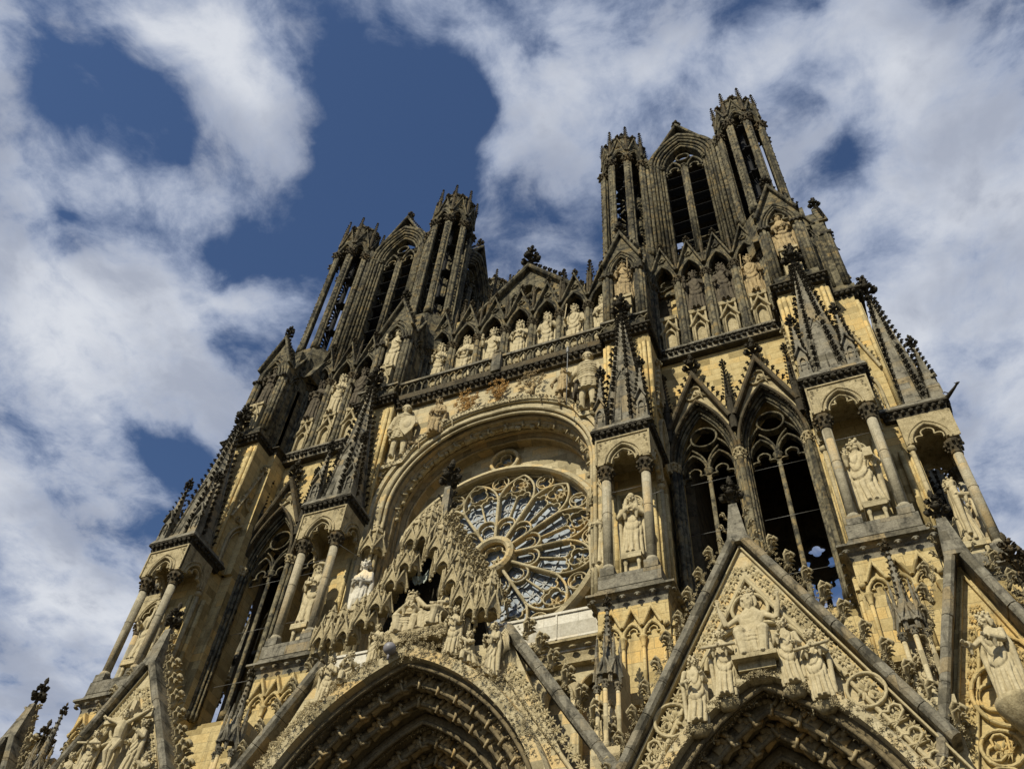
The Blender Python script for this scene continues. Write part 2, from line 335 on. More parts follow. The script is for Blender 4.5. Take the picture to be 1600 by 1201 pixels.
# ---- one buttress with its open canopy, statue platform, spire and king niche (front towards -y)
def buttress_unit():
    b=MB()
    b.box(-1.5,1.5,2.2,6.,0,21.1); b.box(-1.5,1.5,.5,6.,21.1,25.7); b.fr(-1.3,1.3,1.4,6,20.4,21.1,-1.5,1.5,.5,6)
    b.box(-1.12,1.12,2.3,6.2,26.2,36.); b.box(-1.32,1.32,2.05,6.2,36.,46.35)
    for s in(-1,1):                                   # stepped jambs beside the statue
        b.lathe(s*1.12,2.3,[(.16,27.2),(.16,33.6)],8); b.lathe(s*.86,2.15,[(.12,27.2),(.12,33.6)],8); b.lathe(s*1.3,2.75,[(.14,27.2),(.14,33.6)],8)
        for q in(0,1,2): b.lathe(s*(1.32-.26*q),2.0-.1*q*(q<2),[(.13,36.2),(.12,45.7)],8)
        b.box(s*1.05-.12,s*1.05+.12,2.5,3.1,27.2,33.8)
    root=part('buttress',b,M_WALL)
    # blind arcade
    a=MB()
    for k in(-1,0,1):
        cx=k*.83; a.cham(arch(cx,23.95,.33,.55,7),.12,.28,.52,off=.06); a.cham(arch(cx,23.95,.46,.72,7),.07,.34,.5)
        a.cham([(cx-.415,24.42),(cx,25.38),(cx+.415,24.42)],.12,.2,.5,off=-.03); cusps(a,cx,23.95,.33,.5,.4,.5,.05)
    for s in(-1,1): a.ball((s*1.36,.4,24.4),.15,8,5)
    for k in(-1.5,-.5,.5,1.5):
        x=k*.83; a.lathe(x,.38,[(.075,21.2),(.075,23.65)],8); a.lathe(x,.38,[(.13,21.12),(.13,21.25),(.08,21.3)],8)
        a.lathe(x,.38,[(.085,23.45),(.1,23.5),(.08,23.55),(.15,23.85),(.17,23.88),(.17,23.96)],8)
    for s in(-1,1):                                   # same arcade on the flanks
        for k in range(4):
            cy=1.1+k*.83; ra=MB(); ra.cham(arch(cy,23.95,.33,.55,6),.12,-1.62,-1.49,off=.06); ra.cham([(cy-.415,24.42),(cy,25.38),(cy+.415,24.42)],.12,-1.66,-1.49,off=-.03)
            a.merge(ra,Matrix(((0,-1 if s>0 else 1,0,0),(1,0,0,0),(0,0,1,0),(0,0,0,1))))
            a.lathe(s*1.56,cy-.41,[(.07,21.2),(.07,23.9)],6)
    part('blind_arcade',a,M_WALL,root)
    c=MB(); corn(c,-1.5,1.5,.5,6,25.62,26.25,.36,.1)
    for k in range(6): c.ball((-1.6+k*.64,.2,25.95),.13,6,4,(1.3,.8,.5)); c.ball((-1.6+k*.64,.16,25.86),.07,5,3)
    for s in(-1,1):
        for k in range(6): c.ball((s*1.82,.4+k*.64,25.95),.13,6,4,(.8,1.3,.5))
    part('cornice',c,M_GREY,root)
    c=MB(); c.fr(-1.55,1.55,.25,6,26.25,26.5,-1.4,1.4,.22,6); c.box(-1.38,1.38,.2,5.9,26.5,27.2)
    for s in(-1,1): c.box(s*.97-.31,s*.97+.31,.18,.86,27.2,27.62)
    part('platform',c,M_GREY,root)
    for s in(-1,1):
        c=MB(); c.lathe(s*.97,.48,[(.28,27.6),(.28,27.75),(.245,27.85)],14); c.lathe(s*.97,.48,[(.225,27.8),(.22,33.)],16); c.lathe(s*.97,.48,[(.24,30.9),(.24,30.93)],16)
        part('column',c,M_COL,root)
        c=MB(); capital(c,s*.97,.48,32.98,.225,.82,9); part('capital',c,M_DARK,root)
    c=MB()                                            # canopy box: pierced arches on three sides
    ho=arch(0,33.95,.66,.95,8); c.prism([(-1.38,33.85),(-1.38,35.7),(1.38,35.7),(1.38,33.85)]+[(p[0],max(p[1],33.86)) for p in ho[::-1]],.12,.5)
    c.cham(arch(0,33.9,.74,1.08,9),.1,.0,.2,off=.0); c.cham(arch(0,33.9,.92,1.3,9),.09,.04,.2); c.cham(arch(0,33.9,.6,.86,9),.07,.14,.4); cusps(c,0,33.95,.58,.86,.2,.36,.07)
    c.band([(-1.34,33.9),(-1.34,35.6),(1.34,35.6),(1.34,33.9)],.08,.05,.2)
    for s in(-1,1):
        for (u,v,k) in((1.12,35.3,.16),(.86,35.42,.12),(1.2,34.95,.13),(1.1,35.1,.1),(1.22,34.6,.1),(.62,35.48,.08)): c.merge(LEAF,Matrix.Translation((s*u,.1,v))@Matrix.Diagonal((k,)*3+(1,)))
        sd=MB(); sd.prism([(.505,33.85),(.505,35.69),(2.4,35.69),(2.4,33.85)]+[(p[0],max(p[1],33.86)) for p in arch(1.35,33.95,.7,.95,8)[::-1]],-1.38,-1.1)
        sd.cham(arch(1.35,33.9,.76,1.08,8),.1,-1.46,-1.3); sd.cham(arch(1.35,33.9,.95,1.3,8),.08,-1.43,-1.3); cusps(sd,1.35,33.95,.6,.86,-1.38,-1.2,.06)
        c.merge(sd,Matrix(((0,-1 if s>0 else 1,0,0),(1,0,0,0),(0,0,1,0),(0,0,0,1))))
        c.lathe(s*1.25,2.25,[(.11,27.3),(.11,33.5)],8); c.ball((s*1.25,2.25,33.7),.22,8,5)
    c.box(-1.1,1.1,.5,2.4,35.3,35.7)
    part('canopy',c,M_CARVE,root)
    c=MB(); corn(c,-1.38,1.38,.12,2.9,35.68,36.22,.16,.12)
    frieze(c,-1.42,1.42,.02,35.98,.15); frieze(c,-1.42,1.42,-.04,36.14,.1)
    for s in(-1,1): frieze(c,.1,2.9,s*1.44,35.98,.15,'y',out=s)
    part('leaf_cornice',c,M_BLACK,root)
    # spire
    c=MB(); c.fr(-1.56,1.56,-.12,3.,36.22,36.55,-1.45,1.45,0,3.); cy=1.35; r=1.28; ap=(0,1.15,47.4)
    P=octpts(0,cy,r); c.add([(x,y,36.5) for x,y in P]+[(ap[0]+.07*cos(pi/8+k*pi/4),ap[1]+.07*sin(pi/8+k*pi/4),ap[2]) for k in range(8)],[[k,(k+1)%8,8+(k+1)%8,8+k] for k in range(8)]+[list(range(8,16))])
    for k in range(8):
        c.tube([(P[k][0],P[k][1],36.5),(ap[0]+.06*cos(pi/8+k*pi/4),ap[1]+.06*sin(pi/8+k*pi/4),ap[2])],[.1,.05],5)
    c.box(-.5,.5,.05,.3,36.55,36.7); c.tube([(0,cy-r*.92,36.7),(0,ap[1]-.36,42.6)],[.035,.03],4)
    g=MB(); g.prism([(-.3,40.1),(-.3,40.5),(0,41.25),(.3,40.5),(.3,40.1)],.5,1.,[foil(0,40.55,.2,3)]); g.cham([(-.36,40.42),(0,41.35),(.36,40.42)],.08,.42,.9); c.merge(g)
    for sx in(-1,1):
        for (yy) in(.3,):
            x=sx*1.1; c.fr(x-.3,x+.3,yy-.28,yy+.28,36.5,37.3,x-.28,x+.28,yy-.26,yy+.26)
            c.fr(x-.3,x+.3,yy-.3,yy+.3,37.3,37.35,x-.3,x+.3,yy-.3,yy+.3); c.fr(x-.28,x+.28,yy-.28,yy+.28,37.3,41.,x-.04,x+.04,yy-.04,yy+.04)
            g=MB(); g.cham([(x-.3,38.),(x,38.8),(x+.3,38.)],.07,yy-.4,yy-.1); g.cham(arch(x,37.5,.16,.3,4,36.9),.05,yy-.36,yy-.2); c.merge(g)
    part('spire',c,M_GREY,root)
    c=MB()
    for k in range(8):
        a=pi/8+k*pi/4; d=(cos(a),sin(a),.1)
        if sin(a)>.5: continue
        crockets(c,(P[k][0],P[k][1],36.8),(ap[0]+.1*cos(a),ap[1]+.1*sin(a),47.2),21,d,.33)
    for sx in(-1,1):
        for yy in(.3,):
            x=sx*1.1
            for q in range(4):
                a=pi/4+q*pi/2; crockets(c,(x+.38*cos(a),yy+.38*sin(a),37.4),(x,yy,41),9,(cos(a),sin(a),.1),.24)
            fleuron(c,x,yy,40.9,.55)
    for s in(-1,1): crockets(c,(s*.36,.4,40.42),(0,.4,41.4),2,(s,-.3,.2),.22)
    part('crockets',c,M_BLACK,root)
    c=MB(); fleuron(c,ap[0],ap[1],47.45,1.12,3); part('finial',c,M_BLACK,root)
    c=MB()                                            # blind gabled windows on the flanks of the upper pier
    for s in(-1,1):
        g=MB(); yy=3.3
        g.cham([(yy-1.15,39.6),(yy,44.4),(yy+1.15,39.6)],.16,-1.56,-1.3); g.cham(arch(yy,38.,.75,1.7,8,36.3),.14,-1.52,-1.3); g.cham(arch(yy,38.,.55,1.3,8,36.3),.09,-1.46,-1.3)
        g.cham(circ(yy,41.5,.42,16),.1,-1.48,-1.3,True); g.cham(foil(yy,41.5,.34,4,0,5),.07,-1.44,-1.3,True)
        for q in(-1,1): g.lathe(yy+q*.75,-1.42,[(.1,36.3),(.09,37.9)],7); g.cham(foil(yy+q*.42,39.9,.26,3,pi/2,4),.06,-1.44,-1.3,True); crockets(g,(yy+q*1.15,-1.45,39.8),(yy,-1.45,44.3),7,(q,-.4,.4),.26)
        fleuron(g,yy,-1.45,44.3,.5)
        c.merge(g,Matrix(((0,-1 if s>0 else 1,0,0),(1,0,0,0),(0,0,1,0),(0,0,0,1))))
    part('blind_gable',c,M_CARVE,root)
    # upper stage: cornice, king niche with gable
    c=MB(); corn(c,-1.32,1.32,1.78,6.2,46.25,46.75,.24,.1); frieze(c,-1.5,1.5,1.66,46.5,.14)
    for s in(-1,1): frieze(c,1.8,5.6,s*1.5,46.5,.14,'y',out=s)
    part('leaf_cornice',c,M_BLACK,root)
    c=MB(); c.box(-1.15,1.15,2.9,5.8,46.75,57.6)
    c.box(-1.25,1.25,1.75,5.8,46.75,47.6)
    for s in(-1,1):
        c.box(s*1.07-.22,s*1.07+.22,2.1,5.8,46.75,53.5)
        for q,(dx,dy) in enumerate(((.82,2.1),(1.,1.95),(1.2,2.02),(1.32,2.2))): c.lathe(s*dx,dy,[(.13,47.6),(.12,53.4)],8)
        c.box(s*.98-.38,s*.98+.38,1.85,2.6,53.35,53.6)
    c.prism([(-1.3,53.5),(-1.3,55.1),(0,58.3),(1.3,55.1),(1.3,53.5)]+[(p[0],max(p[1],53.51)) for p in arch(0,53.6,.7,1.7,9)[::-1]],2.05,2.8)
    for w,h,t,y in((.74,1.8,.12,1.8),(.94,2.25,.12,1.88),(1.15,2.7,.12,1.95)): c.cham(arch(0,53.6,w,h,9),t,y,y+.3)
    cusps(c,0,53.6,.68,1.6,2.0,2.2,.1)
    c.prism([(-1.2,55.0),(0,58.5),(1.2,55.0)],2.8,6.5); c.cham([(-1.42,54.9),(0,58.9),(1.42,54.9)],.2,1.72,2.3,off=-.1)
    for s in(-1,1):                                   # side arches of the niche
        for cyy in(3.4,5.):
            sd=MB()
            for w,h in((.5,1.2),(.66,1.55)): sd.cham(arch(cyy,53.3,w,h,8),.1,-1.38,-1.1)
            sd.lathe(cyy-.58,-1.28,[(.1,47.6),(.1,53.3)],8); sd.lathe(cyy+.58,-1.28,[(.1,47.6),(.1,53.3)],8)
            sd.cham([(cyy-.8,54.9),(cyy,57.2),(cyy+.8,54.9)],.16,-1.4,-1.1); cusps(sd,cyy,53.3,.48,1.1,-1.3,-1.1,.08)
            c.merge(sd,Matrix(((0,-1 if s>0 else 1,0,0),(1,0,0,0),(0,0,1,0),(0,0,0,1))))
    part('king_niche',c,M_TOWER,root)
    c=MB(); crockets(c,(-1.4,1.95,55.),(0,1.95,58.9),7,(-1,-.2,.4),.3); crockets(c,(1.4,1.95,55.),(0,1.95,58.9),7,(1,-.2,.4),.3); fleuron(c,0,2,58.9,.75)
    for s in(-1,1): c.box(s*1.0-.4,s*1.0+.4,1.8,2.5,53.38,53.62); frieze(c,s*1.-.38,s*1.+.38,1.8,53.42,.1)
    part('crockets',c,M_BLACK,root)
    c=MB(); c.box(-.5,.5,1.85,2.9,47.6,50.3); c.cham(arch(0,48.9,.32,.6,5,47.6),.1,1.7,1.9); c.cham([(-.55,49.1),(0,50.3),(.55,49.1)],.13,1.66,1.9); c.box(-.58,.58,1.75,2.9,50.3,50.55)
    part('pedestal',c,M_CARVE,root)
    c=MB(); c.box(-.3,.3,.95,2.3,27.2,28.3); c.box(-.46,.46,.62,2.3,28.3,28.62)
    for s in(-.3,.3): c.lathe(s,.82,[(.1,27.2),(.075,27.35),(.075,28.05),(.13,28.3)],8)
    part('pedestal',c,M_PALE,root)
    return root
BUT=buttress_unit(); BUT.location=(A,0,0)
for x in(-A,-B,B): copy_tree(BUT,CATH,(x,0,0))
copy_tree(BUT,CATH,(23.35,4.75,0),R(90)); copy_tree(BUT,CATH,(-23.0,4.75,0),R(-90))
copy_tree(BUT,CATH,(23.35,12.6,0),R(90)); copy_tree(BUT,CATH,(-23.0,12.6,0),R(-90))
# ---- tower stage with the two tall open windows
def lancet_pair(M,G,cx,zs,w,h,zb,y,mull):             # tracery of one window: mullion, Y arches, oculus
    mull.lathe(cx,y+.3,[(.26,zb),(.26,zb+.4),(.12,zb+.6),(.11,zs-.35)],10); mull.lathe(cx,y+.3,[(.16,zs-.35),(.22,zs-.3),(.17,zs-.2),(.27,zs),(.27,zs+.08)],8)
    hw=w/2
    for s in(-1,1):
        c=cx+s*hw; M.cham(arch(c,zs,hw-.04,hw*1.75,9),.11,y+.1,y+.5,off=-.02); cusps(M,c,zs-.7,hw-.1,hw*1.5,y+.2,y+.42,.08)
        M.cham(bulge((c-s*0+s*(hw-.03),zs),(cx+s*hw*.9,zs+h*.58),-.12*s,6),.1,y+.14,y+.46)
    M.cham(circ(cx,zs+h*.62,w*.5,22),.11,y+.08,y+.5,True)
    for s in(-1,1): M.cham(bulge((cx,zs+.2),(cx+s*w*.5,zs+h*.42),.1*s,5),.1,y+.14,y+.46)
def window_stage(sx):
    cx=sx*BC; xs=(cx-1.8,cx+1.8); w=MB()
    holes=[[(p[0],p[1]) for p in arch(x,37.,1.5,4.0,10)]+[(x+1.5,27.),(x-1.5,27.)] for x in xs]
    L,Rr=cx-3.75,cx+3.75
    w.prism([(L,0),(L,46.3),(Rr,46.3),(Rr,0)],4.9,5.9,holes); w.prism([(L,0),(L,46.3),(Rr,46.3),(Rr,0)],4.72,4.9,[[(p[0],p[1]) for p in arch(x,37.,1.68,4.3,10)]+[(x+1.68,26.8),(x-1.68,26.8)] for x in xs])
    w.box(L,Rr,3.6,4.9,0,25.8)
    root=part('tower_wall',w,M_WALL)
    c=MB()
    for x in(cx-3.45,cx,cx+3.45):
        for d,y,r in((0,4.15,.14),(-.17,4.32,.1),(.17,4.32,.1),(-.29,4.5,.07),(.29,4.5,.07)): c.lathe(x+d,y,[(r*1.6,26.9),(r*1.6,27.3),(r,27.5),(r,36.6)],8)
    part('shaft_cluster',c,M_TOWER,root)
    for x in xs:
        c=MB(); lw=arch(x,37.,1.52,4.05,12,27.2)
        for r,y,o in((.09,4.6,0),(.07,4.72,-.1),(.1,4.45,.15),(.09,4.3,.3)): c.roll(lw,r,y,6,off=o)
        wn=part('tower_window',c,M_TOWER)
        tr,mu=MB(),MB(); lancet_pair(tr,None,x,36.9,1.42,3.95,27.1,4.75,mu); part('window_tracery',tr,M_TOWER,wn); part('mullion',mu,M_TOWER,wn)
        c=MB(); c.cham(arch(x,37.,1.72,4.5,12),.16,3.95,4.7,off=0); leafband(c,arch(x,37.,1.62,4.35,12),4.1,.13,.2)
        c.cham([(x-1.8,39.6),(x,44.15),(x+1.8,39.6)],.24,3.85,4.5,off=-.12); part('gable',c,M_DARK,wn)
        c=MB(); c.prism([(x-1.6,39.9),(x,44.),(x+1.6,39.9)]+arch(x,37.,1.7,4.45,8)[13:3:-1],4.35,4.7); c.cham(foil(x,42.35,.6,3,pi/2,6),.09,4.2,4.4,True); part('gable_panel',c,M_CARVE,wn)
        c=MB()
        for s in(-1,1): crockets(c,(x+s*1.85,4.1,39.9),(x,4.1,44.2),9,(s,-.3,.45),.34)
        part('crockets',c,M_BLACK,wn); c=MB(); fleuron(c,x,4.15,44.1,.95); part('finial',c,M_BLACK,wn)
        for z in(36.,32.6,29.2):                       # thin tie rods across the openings
            c=MB(); c.tube([(x-1.3,4.9,z),(x+1.3,4.9,z)],.016,4); part('tie_rod',c,M_IRON,wn)
    for x in(cx-3.5,cx,cx+3.5):
        c=MB(); c.lathe(x,4.1,[(.2,38.6),(.2,41.),(.24,41.05),(.2,41.1),(.03,43.9)],8,0,False)
        for k in range(4): crockets(c,(x+.2*cos(k*pi/2),4.1+.2*sin(k*pi/2),41.1),(x,4.1,43.9),9,(cos(k*pi/2),sin(k*pi/2),.1),.19)
        fleuron(c,x,4.1,43.9,.4); part('pinnacle',c,M_BLACK,root)
    for x in(cx-3.45,cx,cx+3.45):
        c=MB()
        for d,y,r in((0,4.15,.15),(-.18,4.32,.11),(.18,4.32,.11)): capital(c,x+d,y,36.45,r,.55,7)
        part('capital',c,M_CARVE,root)
    # rest of the tower body
    s=sx; ww=MB(); x0,x1=sorted((s*9.6,s*10.6)); ww.box(x0,x1,5.9,16,0,58)
    x0,x1=sorted((s*19.2,s*20.)); hl=[[(p[0],p[1]) for p in arch(y,37.,1.5,4.0,8)]+[(y+1.5,27.),(y-1.5,27.)] for y in(8.2,11.4)]
    sd=MB(); sd.prism([(5.,0),(5.,58),(16,58),(16,0)],-x1,-x0,hl); 
    ww.merge(sd,Matrix(((0,-1,0,0),(1,0,0,0),(0,0,1,0),(0,0,0,1))))
    hl=[[(p[0],p[1]) for p in arch(x,37.1,1.5,1.9,8)]+[(x+1.5,34.0),(x-1.5,34.0)] for x in(cx+2.25,)]
    ww.prism([(min(s*9.6,s*20),0),(min(s*9.6,s*20),58),(max(s*9.6,s*20),58),(max(s*9.6,s*20),0)],14.2,15,hl)
    ww.box(min(s*9.6,s*20),max(s*9.6,s*20),5.9,14.2,45.9,46.7)
    x0,x1=sorted((s*17.3,s*20.)); ww.box(x0,x1,4.9,5.9,0,58)
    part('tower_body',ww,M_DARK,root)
    ww=MB()
    x=cx+2.25
    ww.prism(arch(x,37.1,1.52,1.92,8)+[(x+1.52,33.98),(x-1.52,33.98)],14.35,14.6,[foil(x,38.15,.5,4,0,6),foil(x-.78,37.15,.5,3,pi/2-.3,5),foil(x+.78,37.15,.5,3,pi/2+.3,5)]+[arch(x+q*.75,35.3,.6,1.0,6)+[(x+q*.75+.6,34.1),(x+q*.75-.6,34.1)] for q in(-1,1)])
    for q in(-1,1): cusps(ww,x+q*.75,35.2,.6,1.,14.36,14.58,.12)
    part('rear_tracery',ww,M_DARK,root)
for sx in(1,-1): window_stage(sx)
# ---- gallery of kings
def king_arcade(xc,n,sp,y,pale,name='kings_gallery',wall=True):
    L,Rr=xc-n*sp/2,xc+n*sp/2; w=MB(); w.box(L-.2,Rr+.2,y+1.55,y+2.2,46.9,59.)
    w.box(L-.2,Rr+.2,y+.1,y+2.2,46.3,46.9)
    for k in range(n+1):
        x=L+k*sp; w.box(x-.16,x+.16,y+.45,y+1.6,46.9,55.)
    root=part(name,w,M_WALL if pale!=2 else M_TOWER)
    for k in range(n+1):
        x=L+k*sp; c=MB()
        for dx,dy,r in((0,.1,.15),(-.2,.25,.11),(.2,.25,.11),(-.3,.45,.08),(.3,.45,.08)): c.lathe(x+dx,y+dy,[(r*1.5,46.9),(r*1.5,47.8),(r,48.),(r,54.6)],8)
        part('column',c,M_TOWER,root)
        c=MB()
        for dx,dy,r in((0,.1,.17),(-.2,.25,.13),(.2,.25,.13)): capital(c,x+dx,y+dy,54.45,r,.55,7)
        part('capital',c,M_DARK,root)
    c=MB(); hs=[[(p[0],max(p[1],55.02)) for p in arch(L+(k+.5)*sp,55.,sp/2-.22,1.95,8)] for k in range(n)]
    out=[(L-.15,55.)]
    for k in range(n): out+=[(L+k*sp-(.15 if k==0 else 0),56.2),(L+(k+.5)*sp,59.4)]
    out+=[(Rr+.15,56.2),(Rr+.15,55.)]
    for k in range(n-1,-1,-1): out+=[(Rr-(n-1-k)*sp-.2,55.)]+hs[k][::-1]
    c.prism(out,y+.3,y+.6)
    for k in range(n):
        cx=L+(k+.5)*sp; h=sp/2
        for w_,hh,t,yy in((h-.2,2.,.12,.05),(h-.06,2.3,.1,.14)): c.cham(arch(cx,55.,w_,hh,9),t,y+yy,y+.5)
        c.band(arch(cx,55.,h-.25,1.9,7),.3,y+.6,y+1.6,off=.3)
        c.cham(foil(cx,57.9,.28,3,pi/2,5),.06,y+.2,y+.34,True)
        c.cham(foil(cx,55.0,h*.62,3,pi/2,6)[3:-3],.09,y+.5,y+.75)   # canopy ring over the head
    part('arch_canopy',c,M_TOWER,root)
    for k in range(n):
        c=MB(); cx=L+(k+.5)*sp; c.cham([(cx-sp/2,56.1),(cx,59.55),(cx+sp/2,56.1)],.14,y-.02,y+.5,off=-.07); part('gable_coping',c,M_TOWER,root)
        c=MB()
        for s in(-1,1): crockets(c,(cx+s*sp/2,y+.2,56.3),(cx,y+.2,59.6),6,(s,-.2,.5),.24)
        fleuron(c,cx,y+.25,59.55,.45); part('crockets',c,M_DARK,root)
    for k in range(n+1):
        c=MB(); x=L+k*sp; c.lathe(x,y+.1,[(.09,56.2),(.09,58.),(.12,58.1),(.02,59.4)],6,0,False); part('pinnacle',c,M_DARK,root)
    if name=='kings_gallery' and pale!=0:
        for k in range(n):
            cx=L+(k+.5)*sp; c=MB(); c.box(cx-.46,cx+.46,y+.35,y+1.4,46.9,50.6); c.fr(cx-.52,cx+.52,y+.1,y+1.5,50.6,50.9,cx-.56,cx+.56,y+.05,y+1.5)
            c.cham(arch(cx,48.9,.34,.6,6,47.5),.1,y+.1,y+.4); c.cham([(cx-.6,49.1),(cx,50.4),(cx+.6,49.1)],.14,y+.02,y+.4); c.box(cx-.1,cx+.1,y+.3,y+.34,47.7,48.1)
            for s in(-1,1): c.lathe(cx+s*.46,y+.2,[(.08,47.4),(.07,50.6)],6)
            part('pedestal',c,M_CARVE,root)
    return root
KR=king_arcade(BC,4,1.9,4.45,1); KL=king_arcade(-BC,4,1.9,4.45,1); KC=king_arcade(0,7,2.07,4.35,1)
c=MB(); c.box(-6.9,6.9,5.9,6.6,46.3,60); part('gallery_wall',c,M_WALL,KC)
for sx in(-1,1):
    c=MB(); x0,x1=sx*BC-3.8,sx*BC+3.8; c.box(x0,x1,4.25,5.9,46.2,46.85); c.fr(x0,x1,4.1,5.9,46.85,46.95,x0,x1,4.1,5.9); c.fr(x0,x1,4.15,6,46.95,47.5,x0,x1,4.45,6)
    part('gallery_ledge',c,M_GREY,KR if sx>0 else KL)
    c=MB(); frieze(c,x0,x1,4.2,46.55,.16); frieze(c,x0,x1,4.12,46.75,.1); c.box(x0,x1,4.3,4.9,46.15,46.3); part('leaf_frieze',c,M_BLACK,KR if sx>0 else KL)
# centre gallery floor with balustrade
c=MB(); c.box(-6.9,6.9,2.15,6,45.75,46.35); c.box(-6.9,6.9,1.95,6,46.35,46.85); BAL=part('balcony',c,M_DARK)
c=MB(); frieze(c,-6.9,6.9,2.05,46.1,.17); frieze(c,-6.9,6.9,1.98,46.3,.1); part('leaf_frieze',c,M_BLACK,BAL)
c=MB(); c.box(-6.9,6.9,1.95,2.25,48.0,48.2); part('handrail',c,M_GREY,BAL)
for k in range(29):
    x=-6.75+k*.482
    if abs(x)<.2: continue
    c=MB(); c.lathe(x,2.1,[(.1,46.85),(.09,46.95),(.06,47.),(.055,47.55),(.1,47.62)],6); c.band([(x-.24,48.),(x,47.6),(x+.24,48.)],.07,2.04,2.18); part('baluster',c,M_TOWER,BAL)
c=MB(); c.box(-.3,.3,1.8,2.3,46.5,48.3); c.lathe(0,2.05,[(.32,48.3),(.34,48.45),(.05,48.8)],8); part('balustrade_pier',c,M_GREY,BAL)
for sx in(-1,1):                                       # short balustrade in front of the niches beside the nave
    for k in range(6):
        x=sx*A-1.25+k*.5; c=MB(); c.lathe(x,1.75,[(.08,46.75),(.055,46.9),(.055,47.4),(.1,47.5)],6); c.band([(x-.25,47.85),(x,47.48),(x+.25,47.85)],.07,1.7,1.82); part('baluster',c,M_TOWER,BAL)
    c=MB(); c.box(sx*A-1.5,sx*A+1.5,1.62,1.88,47.85,48.02); part('handrail',c,M_GREY,BAL)
# nave gable behind the kings
c=MB(); c.prism([(-5.2,57.5),(-5.2,58.),(0,64.2),(5.2,58.),(5.2,57.5)],5.6,6.4,[foil(0,60.6,1.,3)]); c.cham([(-5.6,57.4),(0,64.5),(5.6,57.4)],.35,5.1,6.6,off=-.18)
c.cham(foil(0,60.6,1.05,3),.12,5.4,5.7,True); c.prism([(-5.4,57.5),(0,64.2),(5.4,57.5)],6.4,14)
for k in range(-4,5):
    x=k*.95; zt=62.7-abs(k)*1.3
    if k: c.cham(arch(x,zt-1.3,.32,.6,5,56),.1,5.35,5.6)
NG=part('nave_gable',c,M_TOWER)
c=MB()
for s in(-1,1):
    crockets(c,(s*5.6,5.6,57.6),(0,5.6,64.5),13,(s,-.1,.5),.62); crockets(c,(s*5.6,6.5,57.6),(0,6.5,64.5),13,(s,.3,.5),.55)
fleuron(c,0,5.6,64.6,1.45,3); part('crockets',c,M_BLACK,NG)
for x,z in((3.05,61.7),(5.1,61.9),(-2.95,62.),(-5.1,61.6),(-6.6,60.5),(6.6,60.6)):
    c=MB(); c.lathe(x,5.2,[(.2,56.),(.2,z-2.2),(.27,z-2.1),(.2,z-2.),(.02,z)],8,0,False)
    for q in range(4): crockets(c,(x+.2*cos(q*pi/2),5.2+.2*sin(q*pi/2),z-2),(x,5.2,z),5,(cos(q*pi/2),sin(q*pi/2),.1),.2)
    c.ball((x,5.2,z),.14,6,4); part('pinnacle',c,M_DARK,NG)
